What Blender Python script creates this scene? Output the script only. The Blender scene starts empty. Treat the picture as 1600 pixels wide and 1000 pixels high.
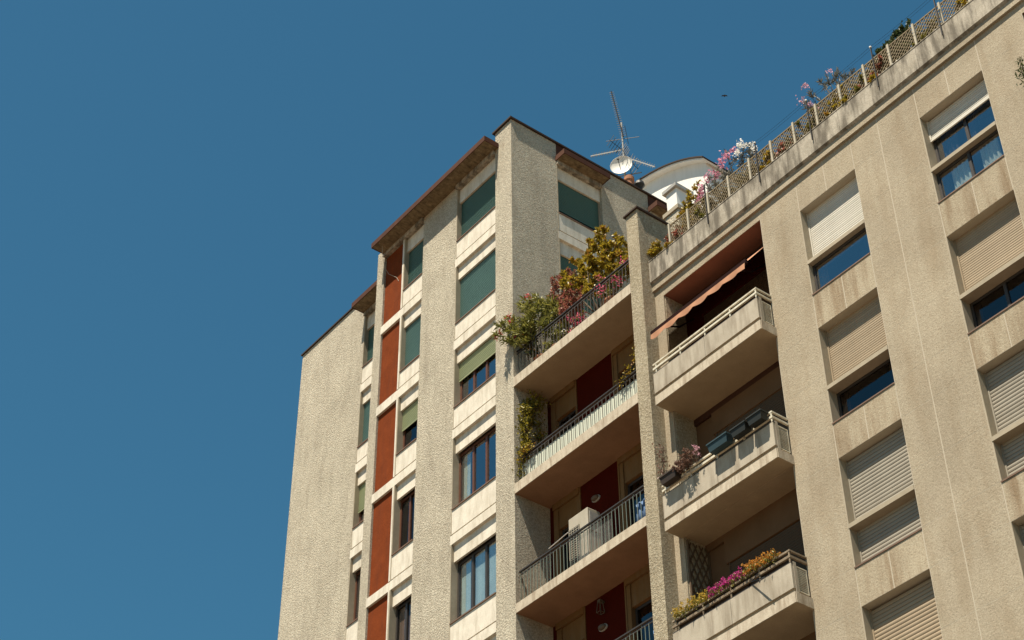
import bpy, math, random
import numpy as np
from mathutils import Vector, Matrix

# ------------------------------------------------------------------ camera, world, sun, exposure
# axes: x along the street front (right), y into the buildings, z up; the camera (eye height) is the origin, ground at -1.6
SC = bpy.context.scene
COL = SC.collection
random.seed(7)
RNG = np.random.default_rng(7)
GROUND = -1.6

PITCH, YAW, ROLL = math.radians(40.05628), math.radians(-51.99875), math.radians(-0.549215)
fw = Vector((math.sin(YAW)*math.cos(PITCH), math.cos(YAW)*math.cos(PITCH), math.sin(PITCH)))
rt = Vector((math.cos(YAW), -math.sin(YAW), 0)); up = rt.cross(fw)
r2 = rt*math.cos(ROLL) + up*math.sin(ROLL); u2 = -rt*math.sin(ROLL) + up*math.cos(ROLL)
cam = bpy.data.cameras.new("camera"); camo = bpy.data.objects.new("camera", cam); COL.objects.link(camo)
camo.matrix_world = Matrix(((r2.x, u2.x, -fw.x, 0), (r2.y, u2.y, -fw.y, 0), (r2.z, u2.z, -fw.z, 0), (0, 0, 0, 1)))
cam.sensor_width = 36; cam.lens = 36*2744.4/1600; cam.clip_start = .1; cam.clip_end = 3000
SC.camera = camo

SUN = Vector((0.083, -0.439, 1.0)).normalized()
elev = math.asin(SUN.z); rot = math.atan2(SUN.x, SUN.y)
world = bpy.data.worlds.new("World"); SC.world = world; world.use_nodes = True
wn = world.node_tree.nodes; wl = world.node_tree.links
sky = wn.new("ShaderNodeTexSky"); sky.sky_type = 'NISHITA'; sky.sun_disc = False
sky.sun_elevation = elev; sky.sun_rotation = rot; sky.air_density = 1.0; sky.dust_density = 0.0; sky.ozone_density = 4.0
hs = wn.new("ShaderNodeMix"); hs.data_type = 'RGBA'; hs.blend_type = 'MULTIPLY'; hs.inputs[0].default_value = 1
hs.inputs[7].default_value = (0.48, 0.965, 0.89, 1)
wl.new(sky.outputs[0], hs.inputs[6]); wl.new(hs.outputs[2], wn["Background"].inputs[0])
wn["Background"].inputs[1].default_value = 0.05
sl = bpy.data.lights.new("sun", 'SUN'); sl.energy = 5.0; sl.angle = math.radians(.5); sl.color = (1, .895, .725)
so = bpy.data.objects.new("sun", sl); COL.objects.link(so)
so.rotation_euler = SUN.to_track_quat('Z', 'Y').to_euler(); so.location = (0, -20, 60)
SC.view_settings.view_transform = 'Standard'; SC.view_settings.look = 'None'
SC.view_settings.gamma = 1; SC.view_settings.use_curve_mapping = False
SC.view_settings.exposure = 1.1

# ------------------------------------------------------------------ materials
def new_mat(name):
    m = bpy.data.materials.new(name); m.use_nodes = True
    n = m.node_tree.nodes; l = m.node_tree.links
    return m, n, l, n["Principled BSDF"]

def noise(n, l, co, scale, detail=4, rough=.55, stretch=None):
    t = n.new("ShaderNodeTexNoise"); t.inputs["Scale"].default_value = scale
    t.inputs["Detail"].default_value = detail; t.inputs["Roughness"].default_value = rough
    if stretch:
        mp = n.new("ShaderNodeMapping"); mp.inputs["Scale"].default_value = stretch
        l.new(co, mp.inputs["Vector"]); l.new(mp.outputs[0], t.inputs["Vector"])
    else:
        l.new(co, t.inputs["Vector"])
    return t.outputs["Fac"]

def ramp(n, l, fac, a, b, ca=(0, 0, 0, 1), cb=(1, 1, 1, 1)):
    r = n.new("ShaderNodeValToRGB"); l.new(fac, r.inputs[0])
    r.color_ramp.elements[0].position = a; r.color_ramp.elements[1].position = b
    r.color_ramp.elements[0].color = ca; r.color_ramp.elements[1].color = cb
    return r.outputs[0]

def mix(n, l, fac, a, b, mode='MIX'):
    m = n.new("ShaderNodeMix"); m.data_type = 'RGBA'; m.blend_type = mode
    for s, v in ((0, fac), (6, a), (7, b)):
        if isinstance(v, (int, float)): m.inputs[s].default_value = v
        elif isinstance(v, tuple): m.inputs[s].default_value = v if len(v) == 4 else (*v, 1)
        else: l.new(v, m.inputs[s])
    return m.outputs[2]

def bump(n, l, h, dist, strength, prev=None):
    b = n.new("ShaderNodeBump"); b.inputs["Distance"].default_value = dist; b.inputs["Strength"].default_value = strength
    l.new(h, b.inputs["Height"])
    if prev is not None: l.new(prev, b.inputs["Normal"])
    return b.outputs[0]

def surface(name, c1, c2, rough=.85, scale=6., grain=0, grain_amt=.0, dirt=None, dirt_amt=.5, dirt_stretch=(7, 7, .7), dirt_lo=.46, dirt_hi=.72, bump_d=.0, bump_scale=40., per_obj=0, spec=.25):
    """general wall / paint / metal: two-tone noise, optional speckle, optional dirt streaks, optional bump"""
    m, n, l, p = new_mat(name)
    tc = n.new("ShaderNodeTexCoord"); co = tc.outputs["Object"]
    c = mix(n, l, ramp(n, l, noise(n, l, co, scale, 5, .65), .3, .72), c1, c2)
    if grain:
        g = noise(n, l, co, grain, 2, .5)
        c = mix(n, l, grain_amt, c, mix(n, l, 1., c, ramp(n, l, g, .3, .7, (.45, .42, .38, 1), (1.45, 1.45, 1.45, 1)), 'MULTIPLY'))
    if dirt:
        d = ramp(n, l, noise(n, l, co, 1.0, 6, .65, dirt_stretch), dirt_lo, dirt_hi)
        f = n.new("ShaderNodeMath"); f.operation = 'MULTIPLY'; f.inputs[1].default_value = dirt_amt; l.new(d, f.inputs[0])
        c = mix(n, l, f.outputs[0], c, dirt)
    if per_obj:
        oi = n.new("ShaderNodeObjectInfo")
        c = mix(n, l, per_obj, c, mix(n, l, 1., c, ramp(n, l, oi.outputs["Random"], 0, 1, (.62, .6, .56, 1), (1.25, 1.25, 1.25, 1)), 'MULTIPLY'))
    l.new(c, p.inputs["Base Color"]); p.inputs["Roughness"].default_value = rough
    p.inputs["Specular IOR Level"].default_value = spec
    if bump_d:
        l.new(bump(n, l, noise(n, l, co, bump_scale, 3, .6), bump_d, 1.), p.inputs["Normal"])
    return m

def stucco(name, c1, c2, c3, cell=15., dist=.03, dirt_amt=.3, dirt=(.15, .12, .09), pits=.5, lo=.48, stretch=(3, 3, .5)):
    """coarse pebble-dash render: rough lumps, dark pits and small colour differences between grains"""
    m, n, l, p = new_mat(name)
    tc = n.new("ShaderNodeTexCoord"); co = tc.outputs["Object"]
    lump = noise(n, l, co, cell, 6, .72)
    v = n.new("ShaderNodeTexVoronoi"); v.inputs["Scale"].default_value = cell*1.9; l.new(co, v.inputs["Vector"])
    fine = noise(n, l, co, cell*1.9, 4, .7)
    c = mix(n, l, ramp(n, l, v.outputs["Color"], .15, .85), c1, c2)
    c = mix(n, l, ramp(n, l, lump, .50, .33, (0, 0, 0, 1), (1, 1, 1, 1)) if False else ramp(n, l, fine, .55, .72, (0, 0, 0, 1), (pits, pits, pits, 1)), c, c3)
    d = ramp(n, l, noise(n, l, co, 1.0, 6, .65, stretch), lo, lo+.25)
    f = n.new("ShaderNodeMath"); f.operation = 'MULTIPLY'; f.inputs[1].default_value = dirt_amt; l.new(d, f.inputs[0])
    c = mix(n, l, f.outputs[0], c, dirt)
    c = mix(n, l, .6, c, mix(n, l, 1., c, ramp(n, l, noise(n, l, co, .7, 5, .6), .3, .7, (.78, .76, .72, 1), (1.15, 1.15, 1.12, 1)), 'MULTIPLY'))
    l.new(c, p.inputs["Base Color"]); p.inputs["Roughness"].default_value = .95; p.inputs["Specular IOR Level"].default_value = .12
    h = n.new("ShaderNodeMath"); h.operation = 'MULTIPLY_ADD'; l.new(fine, h.inputs[0]); h.inputs[1].default_value = -.45; l.new(lump, h.inputs[2])
    l.new(bump(n, l, h.outputs[0], dist, 1.), p.inputs["Normal"])
    return m

def glass_mat(name, tint=(.75, .85, .9), refl=.32):
    m, n, l, p = new_mat(name); n.remove(p)
    out = n["Material Output"]
    tr = n.new("ShaderNodeBsdfTransparent"); tr.inputs[0].default_value = (*tint, 1)
    gl = n.new("ShaderNodeBsdfGlossy"); gl.inputs["Roughness"].default_value = .03; gl.inputs[0].default_value = (.95, .97, 1, 1)
    tc = n.new("ShaderNodeTexCoord")
    l.new(bump(n, l, noise(n, l, tc.outputs["Object"], 2.2, 2, .5), .02, .35), gl.inputs["Normal"])
    fr = n.new("ShaderNodeFresnel"); fr.inputs[0].default_value = 1.55
    ma = n.new("ShaderNodeMath"); ma.operation = 'MULTIPLY_ADD'; ma.inputs[1].default_value = 1.0; ma.inputs[2].default_value = refl-.04; ma.use_clamp = True
    l.new(fr.outputs[0], ma.inputs[0])
    ge = n.new("ShaderNodeNewGeometry")                       # the pane's inner side only lets light through
    ou = n.new("ShaderNodeMath"); ou.operation = 'SUBTRACT'; ou.inputs[0].default_value = 1; l.new(ge.outputs["Backfacing"], ou.inputs[1])
    mf = n.new("ShaderNodeMath"); mf.operation = 'MULTIPLY'; l.new(ma.outputs[0], mf.inputs[0]); l.new(ou.outputs[0], mf.inputs[1])
    mx = n.new("ShaderNodeMixShader"); l.new(mf.outputs[0], mx.inputs[0]); l.new(tr.outputs[0], mx.inputs[1]); l.new(gl.outputs[0], mx.inputs[2])
    l.new(mx.outputs[0], out.inputs["Surface"])
    return m

def leaf_mat(name, ca, cb, cc=None, trans=.35, rough=.5):
    """leaf colours vary leaf by leaf through a face attribute"""
    m, n, l, p = new_mat(name)
    at = n.new("ShaderNodeAttribute"); at.attribute_name = "tone"
    c = mix(n, l, ramp(n, l, at.outputs["Fac"], .05, .95), ca, cb)
    if cc: c = mix(n, l, ramp(n, l, at.outputs["Fac"], .78, .82), c, cc)
    l.new(c, p.inputs["Base Color"]); p.inputs["Roughness"].default_value = rough; p.inputs["Specular IOR Level"].default_value = .35
    tl = n.new("ShaderNodeBsdfTranslucent"); l.new(c, tl.inputs[0])
    mx = n.new("ShaderNodeMixShader"); mx.inputs[0].default_value = trans
    l.new(p.outputs[0], mx.inputs[1]); l.new(tl.outputs[0], mx.inputs[2]); l.new(mx.outputs[0], n["Material Output"].inputs["Surface"])
    return m

M = dict(
    stucco=stucco("pebble_dash", (.39, .345, .275), (.60, .55, .45), (.19, .15, .105), 20., .065, .30, pits=.7),
    stucco_fin=stucco("pebble_dash_warm", (.34, .285, .20), (.52, .46, .35), (.18, .135, .085), 18., .08, .28, pits=.8),
    grit=stucco("grit_panel", (.30, .255, .192), (.37, .322, .25), (.15, .115, .075), 25., .010, .5, (.23, .175, .115), pits=.95, lo=.45, stretch=(2.2, 2.2, .45)),
    mortar=surface("mortar", (.42, .37, .295), (.37, .325, .255), .9, 5, bump_d=.004),
    travertine=surface("travertine", (.67, .62, .53), (.55, .505, .425), .6, 3.5, grain=45, grain_amt=.2, dirt=(.33, .28, .205), dirt_amt=.65, dirt_stretch=(6, 6, 1.1)),
    reveal=surface("reveal_stone", (.34, .29, .215), (.27, .23, .165), .7, 4, dirt=(.25, .21, .16), dirt_amt=.4),
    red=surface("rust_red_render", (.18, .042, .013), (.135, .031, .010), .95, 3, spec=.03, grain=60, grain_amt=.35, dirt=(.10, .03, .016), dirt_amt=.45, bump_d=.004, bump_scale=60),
    red_shaded=surface("shaded_red_render", (.055, .007, .004), (.045, .006, .003), .95, 3, grain=50, grain_amt=.2, spec=.02),  # red render with the deep shade of the recesses put into its colour
    soffit=surface("stained_soffit", (.24, .185, .11), (.12, .085, .05), .9, 9, grain=30, grain_amt=.3, dirt=(.045, .032, .02), dirt_amt=.95, dirt_stretch=(11, 3.5, 4), bump_d=.004),
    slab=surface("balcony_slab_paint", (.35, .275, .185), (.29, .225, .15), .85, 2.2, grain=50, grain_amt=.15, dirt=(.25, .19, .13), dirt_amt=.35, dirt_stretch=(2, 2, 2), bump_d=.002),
    slab_bounce=surface("balcony_slab_bounce_tint", (.26, .155, .092), (.22, .13, .076), .85, 2.2, grain=50, grain_amt=.15, dirt=(.15, .09, .055), dirt_amt=.4, dirt_stretch=(2, 2, 2), bump_d=.002),  # lower slabs: reddish bounce off the red walls is mixed into the colour
    slab_edge=surface("slab_edge_concrete", (.50, .44, .35), (.38, .325, .25), .85, 4, grain=50, grain_amt=.25, dirt=(.21, .155, .105), dirt_amt=.8, dirt_stretch=(10, 10, 1.6), bump_d=.003),
    concrete=surface("balcony_concrete", (.41, .365, .295), (.33, .29, .23), .85, 2.5, grain=60, grain_amt=.2, dirt=(.17, .135, .095), dirt_amt=.8, dirt_stretch=(4.5, 4.5, .7), dirt_lo=.44, dirt_hi=.68, bump_d=.002),
    cornice=surface("weathered_cornice", (.41, .37, .31), (.27, .24, .19), .9, 3, grain=35, grain_amt=.25, dirt=(.10, .085, .065), dirt_amt=.92, dirt_stretch=(5, 5, .9), dirt_lo=.40, dirt_hi=.60, bump_d=.004),
    brown=surface("brown_sheet_metal", (.085, .034, .02), (.062, .025, .015), .75, 3, dirt=(.04, .02, .014), dirt_amt=.6, spec=.12),
    coping=surface("dark_coping", (.045, .029, .021), (.034, .023, .018), .75, 6, spec=.15),
    green=surface("green_shutter", (.045, .105, .088), (.04, .09, .078), .45, 3, spec=.4),
    teal=surface("teal_shutter", (.085, .165, .148), (.07, .14, .13), .4, 3, spec=.5),
    olive=surface("olive_shutter", (.27, .30, .17), (.24, .27, .15), .5, 3, spec=.4),
    shut_white=surface("white_shutter", (.53, .505, .45), (.47, .445, .39), .5, 3, per_obj=.25),
    shut_tan=surface("tan_shutter", (.31, .245, .17), (.28, .22, .15), .55, 3, per_obj=.25),
    shut_grey=surface("grey_beige_shutter", (.27, .245, .20), (.24, .215, .175), .55, 3, per_obj=.25),
    shut_brown=surface("brown_shutter", (.085, .062, .044), (.07, .052, .038), .95, 3, spec=.04),
    box=surface("shutter_box_plaster", (.165, .095, .042), (.135, .078, .034), .95, 3, spec=.03, dirt=(.17, .12, .075), dirt_amt=.5),
    wood=surface("brown_wood_frame", (.115, .045, .022), (.08, .03, .016), .45, 5, dirt=(.03, .015, .01), dirt_amt=.5, dirt_stretch=(30, 30, 2), spec=.4),
    dark=surface("dark_frame", (.04, .034, .03), (.03, .026, .024), .45, 5, spec=.4),
    sill=surface("sill_metal", (.17, .10, .065), (.12, .075, .05), .5, 6, spec=.4),
    rail_dark=surface("dark_iron", (.035, .03, .026), (.025, .022, .02), .5, 8, spec=.4),
    rail_iron=surface("worn_iron", (.10, .085, .07), (.06, .05, .042), .5, 14, spec=.4),
    rail_green=surface("grey_green_iron", (.17, .20, .165), (.12, .145, .12), .5, 14, spec=.4),
    rail_cream=surface("cream_painted_rail", (.60, .57, .47), (.50, .46, .36), .5, 9, dirt=(.2, .12, .06), dirt_amt=.5, dirt_stretch=(8, 8, 8)),
    rail_worn=surface("worn_brown_rail", (.27, .22, .155), (.13, .09, .06), .6, 7, dirt=(.10, .06, .035), dirt_amt=.7, dirt_stretch=(8, 8, 8)),
    screen=surface("pale_green_sheet", (.52, .545, .46), (.46, .48, .40), .6, 2, dirt=(.35, .35, .27), dirt_amt=.3),
    white=surface("white_paint", (.72, .71, .69), (.66, .65, .62), .6, 2.5, dirt=(.45, .43, .4), dirt_amt=.3),
    casing=surface("ac_casing", (.40, .36, .295), (.34, .305, .245), .5, 4, dirt=(.3, .27, .2), dirt_amt=.4),
    trellis=surface("weathered_lath", (.21, .165, .10), (.135, .105, .062), .8, 18, per_obj=.3),
    post=surface("pale_post", (.40, .36, .285), (.30, .27, .205), .7, 8, dirt=(.25, .2, .14), dirt_amt=.5),
    beam_brown=surface("dark_brown_beam", (.05, .021, .013), (.04, .017, .011), .9, 3),
    grit_stained=stucco("stained_grit_panel", (.315, .265, .195), (.385, .335, .255), (.14, .10, .062), 25., .010, .75, (.185, .125, .075), pits=.8, lo=.42, stretch=(5, 5, .55)),
    trellis_brown=surface("brown_lath", (.10, .065, .04), (.075, .05, .03), .8, 18),
    awning=surface("orange_awning_cloth", (.37, .185, .105), (.30, .145, .085), .9, 8),
    maroon=surface("maroon_bar", (.022, .009, .008), (.017, .007, .007), .95, 6, spec=.05),
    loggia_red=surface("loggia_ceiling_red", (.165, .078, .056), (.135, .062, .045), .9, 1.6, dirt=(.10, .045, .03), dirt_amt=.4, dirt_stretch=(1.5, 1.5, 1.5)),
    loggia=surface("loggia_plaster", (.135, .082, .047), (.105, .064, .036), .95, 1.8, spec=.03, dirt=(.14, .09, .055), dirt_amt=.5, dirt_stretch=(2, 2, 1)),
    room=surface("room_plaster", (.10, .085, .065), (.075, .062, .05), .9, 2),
    curtain=surface("white_curtain", (.80, .82, .76), (.66, .68, .62), .9, 3, dirt=(.3, .3, .26), dirt_amt=.6, dirt_stretch=(14, 14, .3)),
    drape=surface("mauve_drape", (.10, .075, .09), (.07, .05, .06), .9, 3),
    blue=surface("blue_cloth", (.09, .155, .28), (.07, .125, .23), .85, 3, dirt=(.05, .09, .17), dirt_amt=.5, dirt_stretch=(14, 14, .6)),
    metal=surface("galvanised_metal", (.34, .335, .32), (.26, .255, .24), .45, 12, spec=.5),
    black=surface("black_plastic", (.03, .03, .03), (.022, .022, .022), .5, 8),
    dish=surface("white_dish", (.72, .71, .68), (.64, .63, .60), .5, 4, dirt=(.38, .35, .3), dirt_amt=.4, dirt_stretch=(3, 3, 3)),
    terracotta=surface("terracotta", (.36, .16, .085), (.28, .12, .065), .85, 6, dirt=(.16, .09, .06), dirt_amt=.4),
    planter_teal=surface("teal_planter", (.030, .055, .065), (.024, .045, .055), .5, 6),
    planter_dark=surface("dark_planter", (.022, .025, .023), (.018, .02, .018), .55, 6),
    planter_brown=surface("brown_planter", (.045, .03, .022), (.03, .022, .018), .6, 6),
    soil=surface("soil", (.05, .035, .022), (.035, .025, .016), .95, 20, bump_d=.01),
    stem=surface("woody_stem", (.13, .095, .06), (.09, .065, .04), .9, 20),
    lamp_glass=surface("lamp_opal", (.10, .078, .058), (.08, .062, .045), .5, 5),
    asphalt=surface("asphalt", (.07, .066, .06), (.05, .047, .043), .9, 8, grain=60, grain_amt=.4),
    paving=surface("paving", (.20, .165, .12), (.16, .13, .095), .9, 4, grain=40, grain_amt=.3),
    earth=surface("city_ground", (.185, .125, .08), (.155, .105, .066), .95, .3),
    roofing=surface("roof_gravel", (.28, .25, .21), (.22, .20, .17), .95, 10),
    rust=surface("rust_streak", (.28, .17, .09), (.33, .23, .14), .9, 12),
    glass=glass_mat("window_glass", (.8, .86, .88), .30), glass_blue=glass_mat("sky_glass", (.8, .84, .84), .30), glass_dull=glass_mat("dull_glass", (.6, .55, .53), .06),
    leaf_oleander=leaf_mat("oleander_leaf", (.095, .105, .02), (.28, .26, .06)),
    leaf_yellow=leaf_mat("yellow_green_leaf", (.17, .13, .012), (.46, .34, .035), (.26, .13, .02), rough=.4),
    leaf_red=leaf_mat("russet_leaf", (.20, .055, .04), (.42, .17, .12), (.13, .12, .04)),
    leaf_ivy=leaf_mat("ivy_leaf", (.12, .105, .012), (.28, .235, .03)),
    leaf_dark=leaf_mat("dark_leaf", (.03, .05, .016), (.075, .09, .028)),
    leaf_green=leaf_mat("mid_green_leaf", (.10, .105, .022), (.22, .19, .04)),
    leaf_grey=leaf_mat("grey_green_leaf", (.10, .105, .085), (.19, .18, .15)),
    leaf_dry=leaf_mat("dry_leaf", (.12, .065, .045), (.27, .16, .12), trans=.2),
    petal_pink=leaf_mat("pink_petal", (.50, .17, .27), (.70, .36, .46)),
    petal_white=leaf_mat("white_petal", (.78, .76, .72), (.85, .84, .80)),
    petal_lilac=leaf_mat("lilac_pink_petal", (.50, .26, .34), (.68, .42, .48)),
    petal_red=leaf_mat("red_petal", (.35, .03, .04), (.55, .07, .08)),
    petal_cerise=leaf_mat("cerise_petal", (.55, .06, .16), (.75, .16, .28)),
    petal_magenta=leaf_mat("magenta_petal", (.34, .02, .16), (.62, .09, .33)),
    petal_orange=leaf_mat("orange_petal", (.40, .16, .025), (.60, .30, .06)),
    petal_yellow=leaf_mat("yellow_petal", (.36, .24, .03), (.56, .40, .07)),
)

# ------------------------------------------------------------------ helpers
def front(a, d, z): return (a, d, z)
SIDE_X = -25.56
def side(a, d, z): return (SIDE_X - d, a, z)     # a face turned to +x: a runs along y, d goes inwards

class MB:
    """collects shapes and links them as one mesh object"""
    def __init__(s, f=front): s.v = []; s.f = []; s.map = f
    def pt(s, p): s.v.append(s.map(*p)); return len(s.v)-1
    def poly(s, pts): s.f.append([s.pt(p) for p in pts])
    def box(s, a0, a1, d0, d1, z0, z1):
        i = len(s.v)
        for z in (z0, z1):
            for a, d in ((a0, d0), (a1, d0), (a1, d1), (a0, d1)): s.pt((a, d, z))
        s.f += [[i, i+3, i+2, i+1], [i+4, i+5, i+6, i+7], [i, i+1, i+5, i+4], [i+1, i+2, i+6, i+5], [i+2, i+3, i+7, i+6], [i+3, i, i+4, i+7]]
        return s
    def prism(s, prof, a0, a1):
        """profile of (d, z) swept along a"""
        i = len(s.v); k = len(prof)
        for a in (a0, a1):
            for d, z in prof: s.pt((a, d, z))
        for j in range(k):
            s.f.append([i+j, i+(j+1) % k, i+k+(j+1) % k, i+k+j])
        s.f.append([i+j for j in range(k)][::-1]); s.f.append([i+k+j for j in range(k)])
        return s
    def bar(s, p, q, w, h=None, up=(0, 0, 1)):
        """square bar from p to q"""
        h = h or w
        p = Vector(p); q = Vector(q); d = (q-p).normalized(); u = Vector(up)
        if abs(d.dot(u)) > .98: u = Vector((1, 0, 0))
        x = d.cross(u).normalized(); y = x.cross(d)
        i = len(s.v)
        for c in (p, q):
            for sx, sy in ((-1, -1), (1, -1), (1, 1), (-1, 1)): s.pt(c + x*sx*w/2 + y*sy*h/2)
        s.f += [[i+3, i+2, i+1, i], [i+4, i+5, i+6, i+7]] + [[i+j, i+(j+1) % 4, i+4+(j+1) % 4, i+4+j] for j in range(4)]
        return s
    def tube(s, pts, r, n=6, r1=None):
        pts = [Vector(p) for p in pts]; r1 = r if r1 is None else r1; rings = []
        for k, p in enumerate(pts):
            d = (pts[min(k+1, len(pts)-1)]-pts[max(k-1, 0)])
            d = d.normalized() if d.length else Vector((0, 0, 1))
            x = d.cross(Vector((.31, .2, .93))); x = x.normalized() if x.length > .01 else Vector((1, 0, 0)); y = d.cross(x)
            rr = r + (r1-r)*k/max(1, len(pts)-1); i = len(s.v)
            for j in range(n):
                t = 2*math.pi*j/n; s.pt(p + x*rr*math.cos(t) + y*rr*math.sin(t))
            rings.append(i)
        for a, b in zip(rings, rings[1:]):
            for j in range(n): s.f.append([a+j, a+(j+1) % n, b+(j+1) % n, b+j])
        s.f.append([rings[0]+j for j in range(n)][::-1]); s.f.append([rings[-1]+j for j in range(n)])
        return s
    def lathe(s, c, prof, n=16, ax=(0, 0, 1)):
        ax = Vector(ax).normalized(); x = ax.cross(Vector((.3, .9, .2))).normalized(); y = ax.cross(x); c = Vector(c); rings = []
        for r, h in prof:
            i = len(s.v)
            for j in range(n):
                t = 2*math.pi*j/n; s.pt(c + ax*h + x*r*math.cos(t) + y*r*math.sin(t))
            rings.append(i)
        for a, b in zip(rings, rings[1:]):
            for j in range(n): s.f.append([a+j, a+(j+1) % n, b+(j+1) % n, b+j])
        return s
    def mesh(s, name, mat, origin=(0, 0, 0)):
        m = bpy.data.meshes.new(name)
        o = Vector(origin)
        m.from_pydata([tuple(Vector(v)-o) for v in s.v], [], s.f); m.materials.append(mat); m.update()
        return m
    def build(s, name, mat, parent=None, smooth=False, stuff=False, label=None):
        org = root_loc(parent)
        m = s.mesh(name, mat, org)
        if smooth: m.polygons.foreach_set("use_smooth", [True]*len(m.polygons))
        o = bpy.data.objects.new(name, m); COL.objects.link(o); o.parent = parent
        if stuff: o["kind"] = "stuff"
        if label: o["label"] = label
        return o

def root_loc(o):
    v = Vector((0, 0, 0))
    while o is not None: v = v + o.location; o = o.parent
    return v

def place(name, mesh, parent, loc, label=None):
    """one more object sharing a mesh"""
    o = bpy.data.objects.new(name, mesh); COL.objects.link(o); o.parent = parent
    o.location = Vector(loc) - root_loc(parent)
    if label: o["label"] = label
    return o

def thing(name, label, cat, loc, group=None):
    o = bpy.data.objects.new(name, None); COL.objects.link(o); o.location = loc
    o.empty_display_size = .2
    o["label"] = label; o["category"] = cat
    if group: o["group"] = group
    return o

def bevel(o, w, seg=2):
    b = o.modifiers.new("bevel", 'BEVEL'); b.width = w; b.segments = seg; b.limit_method = 'ANGLE'
    return o

# ------------------------------------------------------------------ ground
g = MB(); g.poly([(-1500, -1500, GROUND-.02), (1500, -1500, GROUND-.02), (1500, 1500, GROUND-.02), (-1500, 1500, GROUND-.02)])
g = g.build("ground", M["earth"]); g["kind"] = "structure"
g = MB().box(-200, 200, 3, 16, GROUND-.016, GROUND-.012).build("road", M["asphalt"]); g["kind"] = "structure"
g = MB().box(-200, 200, 16, 20.3, GROUND-.018, GROUND+.12).build("pavement", M["paving"]); g["kind"] = "structure"
g = MB().box(-200, 200, -2, 3, GROUND-.018, GROUND+.12).build("pavement", M["paving"]); g["kind"] = "structure"

# ================================================================== THE TOWER
tower = thing("apartment_tower", "tall pebble-dashed apartment tower with rust red panels, brown eaves and green roller shutters", "building", (-29, 24, GROUND))
CX = -25.56                                        # right-hand face of the tower
TOP = 34.30

def pilaster(a0, a1, d0, d1, z0, z1, mat="stucco", nm="pilaster", fmap=front):
    return MB(fmap).box(a0, a1, d0, d1, z0, z1).build(nm, M[mat], tower)

pilaster(-26.25, CX, 20.0, 21.53, GROUND, TOP, nm="corner_pilaster")
pilaster(-29.52, -27.97, 20.0, 20.45, GROUND, 33.66)
pilaster(-31.795, -31.44, 20.0, 21.9, GROUND, 33.9)
pilaster(-37.44, -33.93, 21.0, 21.5, GROUND, TOP, nm="wing_wall")
pilaster(23.10, 24.82, 0, .5, 24.5, TOP, fmap=side)
pilaster(26.40, 27.60, 0, .5, 24.5, TOP, fmap=side)
MB().box(-26.55, -26.10, 21.53, 27.6, 24.5, 25.0).build("inner_wall", M["room"], tower)
# solid core behind the rooms, the room floors and the roof
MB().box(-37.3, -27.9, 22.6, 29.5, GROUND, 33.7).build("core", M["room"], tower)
MB().box(-37.40, -26.02, 21.9, 27.6, 33.82, 34.22).box(-31.4, -26.26, 20.46, 21.9, 33.82, 34.1).box(-37.4, -31.8, 21.52, 21.9, 33.82, 34.1).build("roof", M["roofing"], tower)

ROWS = [  # window head, sill, joint above the band, underside of the band
    (33.04, 31.60, 30.99, 30.70), (30.29, 28.75, 28.21, 27.91), (27.49, 26.07, 25.42, 25.14),
    (24.72, 23.08, 22.37, 22.107), (21.66, 20.02, 19.31, 19.05), (18.60, 16.98, 16.25, 15.99), (15.55, 13.95, 13.2, 12.94)]

def bay(a0, a1, d, fmap=front, rows=ROWS, band_l=0., band_r=0., nm=""):
    """travertine bands and panels of one window bay, one piece each; windows come separately"""
    prev = 33.66
    for i, (head, sill, joint, under) in enumerate(rows):
        MB(fmap).box(a0+.03, a1, d+.075, d+.13, head, prev).build("lintel_panel", M["travertine"], tower)
        MB(fmap).box(a0+.03, a1, d-.003, d+.10, joint+.02, sill-.03).build("sill_panel", M["travertine"], tower)
        MB(fmap).box(a0-band_l, a1+band_r, d-.005, d+.13, under, joint-.016).build("floor_band", M["travertine"], tower)
        MB(fmap).box(a0+.031, a1, d-.03, d+.16, sill-.03, sill).build("window_sill", M["sill"], tower)
        # lining strips at both sides, the full storey
        MB(fmap).box(a0, a0+.03, d-.006, d+.25, joint+.002, prev-.002).build("jamb_lining", M["reveal"], tower)
        MB(fmap).box(a1-.03, a1, d+.131, d+.25, sill, head).build("jamb_lining", M["reveal"], tower)
        # floor slab and ceiling of the room behind
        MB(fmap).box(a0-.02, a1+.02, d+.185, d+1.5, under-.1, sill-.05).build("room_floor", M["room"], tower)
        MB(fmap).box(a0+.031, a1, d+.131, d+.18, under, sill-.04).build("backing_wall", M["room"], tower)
        prev = under
    MB(fmap).box(a0-.04, a0-.001, d+.25, d+1.5, rows[-1][3], 33.7).box(a1+.001, a1+.04, d+.25, d+1.5, rows[-1][3], 33.7).box(a0-.04, a1+.04, d+1.5, d+1.55, rows[-1][3], 33.7).build("room_wall", M["room"], tower)

def slat_mesh(name, mat, a0, a1, d, z0, z1, pitch, fmap, depth=.017):
    """a roller curtain: one convex slat after another"""
    prof = []
    b = MB(fmap); z = z1
    while z > z0+.005:
        zb = max(z-pitch, z0)
        h = z-zb
        b.prism([(d+.004, zb), (d-depth*.55, zb+h*.12), (d-depth, zb+h*.45), (d-depth*.6, zb+h*.85), (d+.004, zb+h*.97), (d+.012, zb+h*.5)], a0, a1)
        z -= pitch
    return b

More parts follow.
